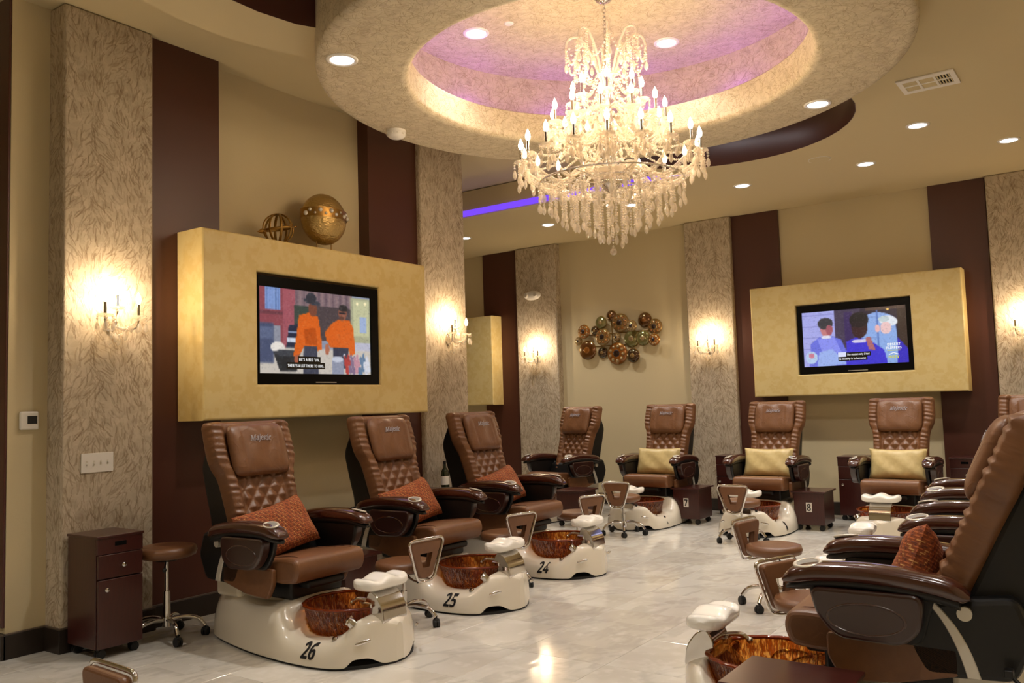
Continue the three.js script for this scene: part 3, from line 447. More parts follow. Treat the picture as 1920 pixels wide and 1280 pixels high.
cushion(7, M.gold, 'leftmost of the three gold satin cushions along the far wall', GD, 0.0, 0.32, 0.03);
cushion(8, M.gold, 'gold satin cushion in the middle of the far wall, above stool and bowl', GD, 0.0, 0.32, 0.02);
cushion(9, M.gold, 'gold satin cushion on the chair under the right part of the far television', GD, 0.0, 0.32, 0);
cushion(1, M.orange, 'rust woven cushion on the right foreground chair, seen edge-on', OR, 0.3, 0.35, 0.08);
cushion(2, M.orange, 'rust woven cushion on the second chair of the right row', OR, 0.1, 0.45, 0);
cushion(3, M.orange, 'rust woven cushion on the third chair of the right row', OR, 0.1, 0.45, 0);

// ---------------------------------------------------------------- technician stools
const starGeo = (a) => { const c = Math.cos(a), s = Math.sin(a); return tube([[0.02 * c, 0.125, 0.02 * s], [0.10 * c, 0.135, 0.10 * s], [0.19 * c, 0.115, 0.19 * s], [0.235 * c, 0.065, 0.235 * s]], 0.014, 12, 8); };
const casterGeo = mg([cyl(0.027, 0.027, 0.016, 0, 0.027, -0.012, 16).translate(0, -0.027, 0.012).rotateX(PI / 2).translate(0, 0.027, -0.011), cyl(0.027, 0.027, 0.016, 0, 0, 0, 16).rotateX(PI / 2).translate(0, 0.027, 0.011), box(0.04, 0.024, 0.03, 0, 0.045, 0, 0.006), cyl(0.006, 0.006, 0.03, 0.0, 0.062, 0, 8)]);
const frameOut = [[-0.165, 0.245], [0.165, 0.245], [0.07, -0.03], [-0.07, -0.03]];
const padShape = shapeOf([[-0.15, 0.232], [0.15, 0.232], [0.06, -0.012], [-0.06, -0.012]], 0.045), padHole = shapeOf([[-0.072, 0.165], [0.072, 0.165], [0.04, 0.05], [-0.04, 0.05]], 0.012);
padShape.holes.push(padHole);
const padBack = extrude(padShape, 0.045, 0.012, 3, 8);
const frameTube = (() => { const p = shapeOf(frameOut, 0.05).getPoints(6).slice(0, -1); return tube(p.map((q) => [q.x, q.y, 0]), 0.0095, 90, 8, true); })();
function makeStool(label, back, seatY) {
  const t = thing('salon_stool', label, 'stool', [0, 0, 0]);
  const leather = M.leatherSeat;
  part(t, 'seat', lathe([[0, seatY - 0.075], [0.15, seatY - 0.075], [0.182, seatY - 0.062], [0.19, seatY - 0.035], [0.182, seatY - 0.008], [0.15, seatY], [0, seatY + 0.003]].map((p) => p), 40), leather);
  part(t, 'seat_plate', cyl(0.09, 0.07, 0.02, 0, seatY - 0.086, 0), M.black);
  part(t, 'gas_lift', mg([cyl(0.013, 0.013, seatY - 0.22, 0, (seatY - 0.09 + 0.13) / 2, 0, 14), cyl(0.022, 0.024, 0.5 * (seatY - 0.2), 0, 0.11 + 0.25 * (seatY - 0.2), 0, 16), cyl(0.034, 0.03, 0.06, 0, 0.115, 0, 16)]), M.chrome);
  part(t, 'lever', mg([tube([[0.02, seatY - 0.09, 0.02], [0.08, seatY - 0.1, 0.06], [0.13, seatY - 0.125, 0.10]], 0.005, 8, 6), sph(0.014, 0.135, seatY - 0.13, 0.103, 10)]), M.black);
  for (let k = 0; k < 5; k++) { const a = k * 2 * PI / 5 + 0.3; const leg = part(t, 'leg', starGeo(a), M.chrome); part(leg, 'caster', casterGeo.clone().rotateY(k * 1.3).translate(0.237 * Math.cos(a), 0, 0.237 * Math.sin(a)), M.rubber); }
  if (back) {
    const y0 = seatY - 0.10, place = (g) => g.rotateX(-0.0).rotateY(PI / 2).rotateZ(0.06).translate(-0.205, y0 + 0.0, 0);
    part(t, 'backrest', place(padBack.clone().translate(0, 0.01, -0.01)), leather); part(t, 'back_frame', place(frameTube.clone().translate(0, 0.01, -0.008)), M.chrome);
    part(t, 'back_bracket', mg([tube([[-0.20, y0 - 0.018, 0.06], [-0.15, seatY - 0.115, 0.05], [-0.06, seatY - 0.09, 0.03]], 0.008, 10, 6), tube([[-0.20, y0 - 0.018, -0.06], [-0.15, seatY - 0.115, -0.05], [-0.06, seatY - 0.09, -0.03]], 0.008, 10, 6)]), M.chrome);
  }
  return t;
}
const stoolA = makeStool('backless round brown stool on a five-star chrome base beside the tall left cabinet', false, 0.60);
stoolA.position.set(-5.13, 0, -3.33);
// seat looks along +x, the back stands on the -x side
const stoolB = makeStool('brown stool with holed wedge-shaped back between the chairs numbered 26 and 25', true, 0.43);
stoolB.position.set(-3.99, 0, -4.35); stoolB.rotation.y = PI - 0.08;
dup(stoolB, [-4.12, 0, -5.69], PI - 0.25, 'brown stool half hidden behind the footrest of chair 25');
dup(stoolB, [-4.22, 0, -7.02], PI - 0.35, 'brown stool behind the footrest of the chair numbered 24');
dup(stoolB, [-4.46, 0, -8.40], PI / 2 + 0.15, 'brown stool with wedge-shaped back in front of the chair beside cabinet 7');
dup(stoolB, [-3.14, 0, -8.42], PI / 2 + 0.0, 'brown stool with wedge-shaped back, standing alone mid floor before the far television');
dup(stoolB, [-2.0, 0, -5.95], -0.2, 'brown stool seen edge-on in mid floor, at the second chair of the right row');
dup(stoolB, [-1.33, 0, -4.50], -0.4, 'brown stool half hidden by the armrest of the right foreground chair');
dup(stoolB, [-2.93, 0, -1.46], -PI / 2 - 0.05, 'brown stool of which only the chrome top edge shows at the bottom left corner');

// ---------------------------------------------------------------- cabinets on casters
const casters4 = (w, d) => [[-1, -1], [-1, 1], [1, 1], [1, -1]].map(([a, b]) => [a * (w / 2 - 0.04), b * (d / 2 - 0.04)]);
const knobBall = mg([lathe([[0, 0.03], [0.012, 0.028], [0.015, 0.02], [0.010, 0.012], [0.006, 0.006], [0.011, 0]], 16)]).rotateX(PI / 2);
function tallCabinet(label, pos, turn, group) { // front = +z
  const w = 0.295, d = 0.34, h = 0.73, t = thing('trolley_cabinet', label, 'cabinet', pos, turn, group);
  part(t, 'carcass', mg([box(w, h - 0.06 - 0.012, d - 0.02, 0, 0.06 + (h - 0.072) / 2, -0.01, 0.004), box(w, 0.10, 0.02, 0, h - 0.062, d / 2 - 0.01, 0.003)]), M.wood);
  const top = part(t, 'top', box(w + 0.012, 0.016, d + 0.012, 0, h - 0.008, 0, 0.004), M.wood); part(top, 'grip_slot', box(0.075, 0.026, 0.006, 0, h - 0.055, d / 2, 0.002), M.niche);
  const dr = part(t, 'drawer', box(w - 0.008, 0.14, 0.02, 0, h - 0.185, d / 2 - 0.006, 0.003), M.wood); part(dr, 'knob', knobBall.clone().translate(0.01, h - 0.185, d / 2), M.chrome);
  const door = part(t, 'door', box(w - 0.008, h - 0.325, 0.02, 0, 0.062 + (h - 0.325) / 2, d / 2 - 0.006, 0.003), M.wood); part(door, 'knob', knobBall.clone().translate(-w / 2 + 0.05, h - 0.32, d / 2), M.chrome);
  for (const [x, z] of casters4(w, d)) part(t, 'caster', casterGeo.clone().translate(x, 0, z), M.rubber);
  return t;
}
const tallG = 'tall cherry trolley cabinets';
const cab = tallCabinet('tall cherry trolley cabinet with drawer and door beside the left column', [-5.225, 0, -2.97], PI / 2, tallG);
dup(cab, [-4.98, 0, -5.79], PI / 2, 'tall cherry cabinet with a bottle on it between the left-row chairs', tallG);
dup(cab, [-5.33, 0, -10.5], 0, 'tall cherry cabinet at the far wall left of the chair beside cabinet 7', tallG);
dup(cab, [-4.0, 0, -10.48], 0, 'tall cherry cabinet in front of the far column, left of the chair beside cabinet 8', tallG);
dup(cab, [-2.53, 0, -10.5], 0, 'tall cherry cabinet standing against the far wall under the middle of the right television', tallG);
dup(cab, [-1.36, 0, -10.5], 0, 'tall cherry cabinet before the far burgundy stripe at right', tallG);
function lowCabinet(label, pos, turn, group) {
  const w = 0.32, d = 0.38, h = 0.42, t = thing('side_cabinet', label, 'cabinet', pos, turn, group);
  part(t, 'carcass', box(w, h - 0.08, d, 0, 0.062 + (h - 0.08) / 2, 0, 0.004), M.wood);
  part(t, 'top', box(w + 0.05, 0.018, d + 0.05, 0, h - 0.009, 0, 0.004), M.wood);
  for (const [x, z] of casters4(w, d)) part(t, 'caster', casterGeo.clone().translate(x, 0, z), M.rubber);
  return t;
}
const lowG = 'low cherry cabinets beside the chairs';
const low7 = lowCabinet('low cherry cabinet with a white number plate 7', [-4.15, 0, -9.55], 0, lowG);
const low8 = dup(low7, [-2.76, 0, -9.6], 0, 'low cherry cabinet plated 8, standing right of the middle gold cushion chair', lowG);
dup(low7, [-5.33, 0, -8.86], 0, 'low cherry cabinet before the chair in the far corner', lowG);
dup(low7, [-4.62, 0, -4.40], PI / 2, 'low cherry cabinet between the chairs numbered 26 and 25, mostly hidden', lowG);
dup(low7, [-1.04, 0, -3.22], -PI / 2, 'low cherry cabinet whose brown top fills the bottom edge before the foreground chair', lowG);


for (const [c, n] of [[low7, '7'], [low8, '8']]) { const p = part(c, 'number_plate', box(0.062, 0.10, 0.004, 0.0, 0.25, 0.192, 0.001), M.plastic, `white plate reading ${n}`); part(p, 'digit', text(n, 0.075, 0.003, 0, font, 0.8).translate(0.0, 0.25, 0.194), M.ink); }

// ---------------------------------------------------------------- lamps with candle bulbs
const bulbGeo = lathe([[0.006, 0], [0.014, 0.012], [0.018, 0.03], [0.014, 0.05], [0.006, 0.068], [0.001, 0.08]], 12);
const candleGeo = mg([cyl(0.010, 0.010, 0.085, 0, 0.055, 0, 12), cyl(0.013, 0.011, 0.012, 0, 0.016, 0, 12)]);
const panGeo = lathe([[0.008, 0.004], [0.03, 0.0], [0.045, 0.008], [0.05, 0.018], [0.047, 0.019], [0.03, 0.007], [0.008, 0.012]], 12);
const dropGeo = (() => { const g = lathe([[0.0005, 0], [0.009, -0.013], [0.0155, -0.036], [0.0125, -0.054], [0.0005, -0.068]], 7).toNonIndexed(); g.computeVertexNormals(); return g; })();
const beadGeo = new THREE.OctahedronGeometry(0.0105, 0);
function candle(parent, x, y, z, intensity) {
  part(parent, 'drip_pan', panGeo, M.crystal).position.set(x, y, z); part(parent, 'candle', candleGeo, M.chrome).position.set(x, y, z);
  part(parent, 'bulb', bulbGeo, M.bulb).position.set(x, y + 0.097, z);
  const l = new THREE.PointLight(C_WARM, intensity); l.position.set(x, y + 0.13, z); l.shadow.radius = 0.5; parent.add(l);
}
function beads(parent, list, name = 'bead_string') { const m = new THREE.InstancedMesh(beadGeo, M.crystal, list.length), q = new THREE.Object3D(); list.forEach((p, i) => { q.position.set(...p); q.rotation.set(0, i, 0.3); q.updateMatrix(); m.setMatrixAt(i, q.matrix); }); m.name = name; m.userData.kind = 'stuff'; parent.add(m); }
function swag(list, a, b, sag, n) { for (let i = 1; i < n; i++) { const t = i / n; list.push([lerp(a[0], b[0], t), lerp(a[1], b[1], t) - sag * 4 * t * (1 - t), lerp(a[2], b[2], t)]); } }

{ // the chandelier: local y = 0 at its lowest crystal
  const t = thing('chandelier', 'large tiered crystal chandelier with lit candle bulbs hanging from the round ceiling dome', 'chandelier', [-2.705, 2.47, -5.10]);
  part(t, 'canopy', lathe([[0, 1.78], [0.075, 1.78], [0.075, 1.765], [0.05, 1.735], [0.015, 1.72], [0, 1.72]], 24), M.chrome);
  const links = []; for (let i = 0; i < 14; i++) links.push(new THREE.TorusGeometry(0.012, 0.003, 6, 12).scale(1, 1.5, 1).rotateY(i % 2 ? PI / 2 : 0).translate(0, 1.32 + i * 0.029, 0));
  part(t, 'chain', mg(links), M.chrome);
  part(t, 'column', lathe([[0, 0.38], [0.03, 0.40], [0.07, 0.43], [0.085, 0.47], [0.05, 0.50], [0.03, 0.56], [0.045, 0.62], [0.03, 0.68], [0.028, 0.82], [0.045, 0.86], [0.03, 0.91], [0.022, 1.02], [0.04, 1.06], [0.02, 1.11], [0.018, 1.25], [0.03, 1.28], [0.008, 1.31], [0, 1.31]], 20), M.chrome);
  part(t, 'lower_ring', mg([new THREE.TorusGeometry(0.49, 0.006, 6, 64).rotateX(PI / 2).translate(0, 0.46, 0), new THREE.TorusGeometry(0.28, 0.006, 6, 48).rotateX(PI / 2).translate(0, 0.46, 0), ...[0, 1, 2, 3].map((k) => box(0.98, 0.008, 0.012, 0, 0.46, 0, 0.002).rotateY(k * PI / 4))]), M.chrome);
  const dish = part(t, 'glass_dish', lathe([[0.02, 0.50], [0.13, 0.505], [0.17, 0.53], [0.165, 0.535], [0.12, 0.515], [0.02, 0.51]], 28), M.crystal);
  const B = []; let drops = 0;
  const drop = (x, y, z) => { if (drops++ < 298) part(t, 'crystal_drop', dropGeo, M.crystal).position.set(x, y, z); };
  for (const [n, r, yp, y0, dip, ph, hang] of [[18, 0.605, 0.60, 0.55, 0.10, 0.05, 5], [12, 0.385, 0.845, 0.80, 0.07, 0.15, 3], [8, 0.235, 1.01, 0.99, 0.05, 0.3, 2]]) {
    for (let k = 0; k < n; k++) {
      const a = ph + k * 2 * PI / n, c = Math.cos(a), s = Math.sin(a), P = (q, y) => [q * c, y, q * s];
      const arm = part(t, 'arm', tube([P(0.03, y0), P(r * 0.35, y0 + 0.01), P(r * 0.62, y0 - dip), P(r * 0.9, yp - dip * 0.75), P(r, yp - 0.01), P(r, yp + 0.004)], 0.0085, 22, 6), M.crystal);
      candle(arm, r * c, yp, r * s, LIGHT.bulb);
      for (let h = 0; h < hang; h++) { const b = a + (h / hang) * 2 * PI, x = r * c + 0.047 * Math.cos(b), z = r * s + 0.047 * Math.sin(b), L = 0.03 + 0.05 * ((h * 7 + k * 3) % 5) / 4; for (let q = 0; q < L; q += 0.018) B.push([x, yp + 0.006 - q, z]); drop(x, yp + 0.002 - L, z); }
      const a2 = a + 2 * PI / n, Q = (q, y) => [q * Math.cos(a2), y, q * Math.sin(a2)];
      swag(B, P(r + 0.02, yp), Q(r + 0.02, yp), 0.05, 11); swag(B, P(r * 0.98, yp + 0.02), P(0.05, yp + 0.26), 0.09, Math.round(r / 0.02) + 6);
      swag(B, P(r * 0.62, y0 - dip), Q(r * 0.62, y0 - dip), 0.05, 8); swag(B, P(r, yp - 0.02), P(r * 0.45, y0 - 0.04), 0.10, Math.round(r / 0.024) + 3);
    }
  }
  for (let k = 0; k < 8; k++) { // plume arms of the crown
    const a = 0.2 + k * PI / 4, c = Math.cos(a), s = Math.sin(a), P = (q, y) => [q * c, y, q * s];
    part(t, 'plume', tube([P(0.02, 1.12), P(0.06, 1.24), P(0.12, 1.40), P(0.19, 1.485), P(0.255, 1.47), P(0.275, 1.41)], 0.009, 24, 6), M.crystal);
    for (const [q, y, L] of [[0.275, 1.40, 0.10], [0.19, 1.47, 0.16], [0.13, 1.40, 0.09]]) { for (let w = 0; w < L; w += 0.018) B.push(P(q, y - w)); drop(q * c, y - L, q * s); }
    const a2 = a + PI / 4, Q = (q, y) => [q * Math.cos(a2), y, q * Math.sin(a2)];
    swag(B, P(0.275, 1.42), Q(0.275, 1.42), 0.16, 18); swag(B, P(0.2, 1.48), P(0.235, 1.06), 0.05, 22); swag(B, P(0.26, 1.45), Q(0.1, 1.2), 0.12, 16);
  }
  for (const [r, n] of [[0.49, 34], [0.41, 26], [0.33, 20], [0.25, 16], [0.17, 10], [0.09, 6], [0, 1]]) for (let k = 0; k < n; k++) {
    const a = k * 2 * PI / n + r * 9, x = r * Math.cos(a), z = r * Math.sin(a), end = 0.03 + 0.30 * (r / 0.49) ** 1.05 + (r ? ((k * 5) % 4) * 0.014 : 0);
    for (let y = 0.455; y > end; y -= 0.0185) B.push([x, y, z]); drop(x, end + 0.002, z);
  }
  beads(t, B); part(t, 'finial', sph(0.024, 0, -0.015, 0, 10), M.crystal);
}
// wall sconces: built on a wall that faces +x, out = x
function makeSconce(label) {
  const t = thing('wall_sconce', label, 'wall lamp', [0, 0, 0], 0, 'crystal wall sconces');
  part(t, 'backplate', mg([sph(0.05, 0, 0, 0, 20).scale(0.45, 1.2, 0.8), tube([[0.0, 0.0, 0], [0.05, -0.02, 0], [0.07, 0.01, 0]], 0.01, 10, 8)]), M.chrome);
  const B = [];
  for (const [x, y, z] of [[0.14, 0.03, 0.115], [0.14, 0.03, -0.115], [0.085, 0.09, 0]]) {
    const arm = part(t, 'arm', tube([[0.03, -0.01, 0], [x * 0.5, y - 0.07, z * 0.45], [x * 0.9, y - 0.06, z * 0.9], [x, y - 0.02, z], [x, y + 0.004, z]], 0.007, 20, 6), M.chrome);
    candle(arm, x, y, z, LIGHT.sconce);
    for (let h = 0; h < 4; h++) { const b = h * PI / 2 + 0.4, px = x + 0.046 * Math.cos(b), pz = z + 0.046 * Math.sin(b); for (let q = 0; q < 0.03; q += 0.016) B.push([px, y + 0.004 - q, pz]); part(t, 'crystal_drop', dropGeo, M.crystal).position.set(px, y - 0.028, pz); }
    swag(B, [0.03, 0.02, 0], [x, y, z], 0.06, 12);
  }
  swag(B, [0.14, 0.03, 0.115], [0.14, 0.03, -0.115], 0.07, 16); swag(B, [0.13, 0.02, 0.1], [0.05, -0.08, 0], 0.03, 9); swag(B, [0.13, 0.02, -0.1], [0.05, -0.08, 0], 0.03, 9);
  for (const [x, y, z] of [[0.06, -0.06, 0], [0.09, -0.05, 0.05], [0.09, -0.05, -0.05], [0.04, -0.08, 0.03], [0.04, -0.08, -0.03]]) part(t, 'crystal_drop', dropGeo, M.crystal).position.set(x, y, z);
  beads(t, B); return t;
}
const sc1 = makeSconce('crystal sconce on the left column above the white switch plate');
sc1.position.set(XC + 0.012, 2.06, -3.10);
dup(sc1, [XC + 0.012, 2.12, -6.63], 0, 'crystal sconce on the column beside the left television surround');
dup(sc1, [-7.02, 2.10, ZB + 0.132], -PI / 2, 'crystal sconce under the white emergency light in the far corner');
dup(sc1, [-4.29, 2.08, ZB + 0.132], -PI / 2, 'crystal sconce on the far column to the right of the glass wall art');
dup(sc1, [-0.70, 2.06, ZB + 0.132], -PI / 2, 'crystal sconce cut off by the right edge of the picture');

// ---------------------------------------------------------------- television surrounds and televisions
const SW = 2.38, SH = 1.36, SD = 0.31;              // surround: built facing +z, back at z = 0, centred
const surroundOf = (o) => { const s = shapeOf([[-SW / 2, -SH / 2], [SW / 2, -SH / 2], [SW / 2, SH / 2], [-SW / 2, SH / 2]]); const h = new THREE.Path(); h.moveTo(o - 0.645, -0.425); h.lineTo(o + 0.645, -0.425); h.lineTo(o + 0.645, 0.415); h.lineTo(o - 0.645, 0.415); h.closePath(); s.holes.push(h); return uvMetres(extrude(s, SD, 0.018, 3), 1.0); }, surroundGeo = surroundOf(0.01);
yellowTex.repeat.set(1.1, 1.1);
const surr = thing('television_surround', 'yellow mottled plaster box around the left television', 'wall panel', [XW + 0.0, 2.08, -4.825], PI / 2);
surr.position.x = -5.475;
part(surr, 'plaster_frame', surroundOf(-0.075), M.yellow); part(surr, 'niche_back', box(1.40, 0.95, 0.02, 0, 0, 0.08, 0.002), M.niche);
const surr2 = thing('television_surround', 'yellow mottled plaster box around the right television on the far wall', 'wall panel', [-2.478, 2.122, ZB], 0);
part(surr2, 'plaster_frame', surroundGeo, M.yellow); part(surr2, 'niche_back', box(1.40, 0.95, 0.02, 0, 0, 0.08, 0.002), M.niche);
const surr3 = thing('television_surround', 'end of a yellow plaster box glimpsed beside the left column by the far wall', 'wall panel', [-8.90, 2.13, ZB], 0);
part(surr3, 'plaster_frame', surroundGeo, M.yellow); part(surr3, 'niche_back', box(1.40, 0.95, 0.02, 0, 0, 0.08, 0.002), M.niche);
function soften(g, w, h) { // a broadcast picture, not a drawing: blurred edges and grain
  const c = document.createElement('canvas'); c.width = 96; c.height = 54; const q = c.getContext('2d'); q.imageSmoothingEnabled = true; q.drawImage(g.canvas, 0, 0, 96, 54); g.imageSmoothingEnabled = true; g.globalAlpha = 0.8; g.drawImage(c, 0, 0, w, h); g.globalAlpha = 1;
  for (let i = 0; i < 2600; i++) { g.fillStyle = rnd() < 0.5 ? 'rgba(255,255,255,0.035)' : 'rgba(0,0,20,0.045)'; g.fillRect(rnd() * w, rnd() * h, rr(3, 16), rr(3, 12)); }
}
const screenL = canvasTex(768, 432, (g, w, h) => {
  const R = (c, x, y, a, b) => { g.fillStyle = c; g.fillRect(x, y, a, b); }, E = (c, x, y, a, b, r = 0) => { g.fillStyle = c; g.beginPath(); g.ellipse(x, y, a, b, r, 0, 7); g.fill(); }, Q = (c, ...p) => { g.fillStyle = c; g.beginPath(); p.forEach(([x, y], i) => (i ? g.lineTo(x, y) : g.moveTo(x, y))); g.closePath(); g.fill(); };
  R('#8a93a8', 0, 0, w, h); R('#8c4650', 0, 0, 230, 300); R('#a05560', 150, 0, 80, 320); R('#7d98cf', 40, 0, 95, 115); for (let i = 0; i < 5; i++) R('#54709f', 52 + i * 18, 0, 3, 115); R('#6d3a45', 0, 120, 150, 18); R('#8d8f9d', 75, 190, 60, 110);
  R('#7f6a70', 230, 0, 400, 110); for (let i = 0; i < 16; i++) R(i % 2 ? '#8d7476' : '#6e5a62', 235 + i * 25, 0, 14, 110); R('#3a4640', 225, 80, 150, 110); R('#4b4145', 370, 75, 260, 180); R('#a8a98a', 620, 10, 148, 260); R('#c3c39c', 640, 20, 120, 200); R('#9fb2d6', 690, 110, 50, 90); E('#fff0c0', 672, 40, 9, 9); E('#fff0c0', 732, 36, 9, 9); R('#b8b9cc', 600, 255, 170, 60);
  R('#c7bfb5', 0, 300, w, 132); R('#46506e', 0, 180, 92, 200); R('#5a6584', 6, 200, 80, 60); E('#e8e0d8', 118, 300, 45, 28);
  Q('#20293f', [190, 185], [275, 175], [280, 300], [170, 300]); R('#8c9bb8', 185, 215, 90, 10); R('#cfd6e4', 178, 250, 95, 22); Q('#23262b', [90, 330], [260, 325], [235, 420], [130, 420]); E('#3b4048', 175, 328, 88, 16);
  Q('#d9601c', [255, 130], [330, 110], [385, 130], [400, 200], [410, 300], [380, 310], [370, 285], [290, 285], [262, 330], [215, 345], [240, 220]); Q('#b94d14', [290, 200], [370, 190], [375, 280], [295, 280]); E('#7a4434', 350, 92, 30, 40); E('#3c3f4a', 345, 55, 60, 14, 0.15); E('#30333c', 338, 36, 36, 28); Q('#3a3f52', [285, 285], [372, 285], [385, 430], [280, 430]); E('#a85a40', 240, 360, 20, 26);
  Q('#d9601c', [480, 160], [540, 130], [610, 135], [640, 180], [650, 320], [610, 330], [600, 290], [500, 290], [470, 290], [440, 250], [430, 210]); E('#8d5645', 560, 100, 30, 40); E('#2c2a2c', 565, 72, 32, 20); R('#20202a', 535, 95, 46, 9); E('#5c3a33', 552, 128, 20, 12); Q('#33374a', [490, 290], [600, 290], [590, 400], [480, 400]); E('#b06a50', 445, 300, 16, 30);
  E('#9fa5b8', 520, 350, 42, 16); R('#8c93a8', 478, 350, 86, 80); E('#c4c9d8', 520, 352, 40, 14); for (let i = 0; i < 40; i++) E(['#d2d6e2', '#b03c3c', '#7e6a88', '#c08a9a', '#5c7a9a'][i % 5], 570 + (i * 37) % 190, 330 + (i * 53) % 95, 8 + i % 9, 10 + i % 12);
  soften(g, w, h);
  g.font = 'bold 22px sans-serif'; R('#000', 246, 342, 152, 32); R('#000', 172, 374, 256, 32); g.fillStyle = '#fff'; g.textAlign = 'center'; g.fillText("HE'S A BIG 'UN.", 322, 366, 140); g.fillText("THERE'S A LOT THERE TO HUG.", 300, 398, 244);
});
const screenR = canvasTex(768, 432, (g, w, h) => {
  const R = (c, x, y, a, b) => { g.fillStyle = c; g.fillRect(x, y, a, b); }, E = (c, x, y, a, b, r = 0) => { g.fillStyle = c; g.beginPath(); g.ellipse(x, y, a, b, r, 0, 7); g.fill(); }, Q = (c, ...p) => { g.fillStyle = c; g.beginPath(); p.forEach(([x, y], i) => (i ? g.lineTo(x, y) : g.moveTo(x, y))); g.closePath(); g.fill(); };
  R('#2b2434', 0, 0, w, h); R('#a9acec', 0, 0, 250, h); for (let i = 0; i < 8; i++) R('#8f93d6', 0, 26 + i * 44, 250, 5); R('#453a52', 250, 0, 190, h); R('#3a2a5c', 320, 20, 60, 250);
  g.fillStyle = '#8fb0ea'; g.beginPath(); g.moveTo(440, h); g.lineTo(440, 90); g.quadraticCurveTo(550, -10, 690, 90); g.lineTo(700, h); g.fill(); R('#5a78c0', 556, 10, 10, h); R('#6a88cc', 450, 70, 110, 6); R('#6a88cc', 450, 230, 110, 6); R('#3a2c26', 705, 0, 63, h); R('#54423a', 480, 0, 280, 24); E('#ffcf70', 640, 22, 12, 9);
  Q('#6a72e0', [60, 250], [130, 200], [200, 190], [290, 230], [330, 330], [320, h], [40, h]); Q('#8b93f4', [110, 215], [240, 205], [290, 330], [150, 340]); E('#c77e80', 185, 145, 46, 58); E('#3c3a40', 178, 98, 58, 46); E('#a65a66', 205, 150, 26, 40); E('#e6e4f4', 180, 205, 40, 12); E('#b8d0f0', 60, 360, 46, 50); E('#d08098', 60, 345, 22, 20); Q('#9db4f2', [120, 320], [220, 300], [330, 420], [200, h], [100, h]);
  Q('#4038d0', [330, 250], [400, 220], [500, 250], [600, 330], [620, h], [320, h]); E('#3a2226', 430, 150, 58, 80); E('#201c20', 430, 88, 70, 60); R('#241c22', 372, 100, 118, 40); E('#d8d4ec', 425, 252, 56, 14); Q('#b06a70', [470, 230], [505, 220], [540, 330], [490, 320]); Q('#3a30c0', [700, 240], [768, 330], [768, h], [690, h]);
  E('#e8ecf4', 640, 110, 66, 40, 0.2); E('#c4d4d8', 610, 96, 40, 22); E('#f0c8c8', 620, 165, 40, 46); E('#f0b8b8', 560, 165, 18, 30);
  soften(g, w, h);
  R('#dfe4ff', 262, 330, 60, 44); R('#000', 322, 334, 180, 32); R('#000', 262, 366, 214, 32); g.font = 'bold 22px sans-serif'; g.textAlign = 'center'; g.fillStyle = '#fff'; g.fillText('The reason why I had', 410, 358, 166); g.fillText('to modify it is because', 366, 390, 200);
  g.font = 'bold 27px sans-serif'; g.fillText('DESERT', 668, 300, 100); g.fillText('FLIPPERS', 668, 327, 110); R('#d8d850', 620, 334, 92, 5); g.font = 'bold 30px sans-serif'; g.fillText('HGTV', 664, 396, 84); Q('#fff', [628, 366], [664, 350], [700, 366], [694, 370], [664, 356], [634, 370]);
});
function television(label, pos, turn, tex, o = 0) {
  const t = thing('television', label, 'television', pos, turn);
  const s = shapeOf([[-0.638, -0.42], [0.638, -0.42], [0.638, 0.41], [-0.638, 0.41]]), h = new THREE.Path(); h.moveTo(o - 0.585, -0.328); h.lineTo(o + 0.585, -0.328); h.lineTo(o + 0.585, 0.328); h.lineTo(o - 0.585, 0.328); h.closePath(); s.holes.push(h);
  part(t, 'bezel', extrude(s, 0.05, 0.004, 2), M.bezel);
  part(t, 'screen', new THREE.PlaneGeometry(1.172, 0.658).translate(o, 0, 0.035), std({ color: 0x050505, emissive: 0xffffff, emissiveMap: tex, emissiveIntensity: 0.85, roughness: 0.25 }), 'lit screen');
  part(t, 'stand_bar', box(0.22, 0.006, 0.004, 0.03, -0.395, 0.05, 0.001), M.silver);
  const l = new THREE.RectAreaLight(0xb8b8ff, 0.35, 1.2, 0.675); l.position.set(0, 0, 0.06); l.lookAt(pos[0], pos[1], pos[2]); l.rotation.set(0, PI, 0); t.add(l);
}
television('television in the left yellow surround showing two men in orange shirts at a grill', [-5.225, 2.066, -4.75], PI / 2, screenL, -0.035);
television('television in the right yellow surround showing people in blue shirts', [-2.465, 2.117, ZB + 0.225], 0, screenR);


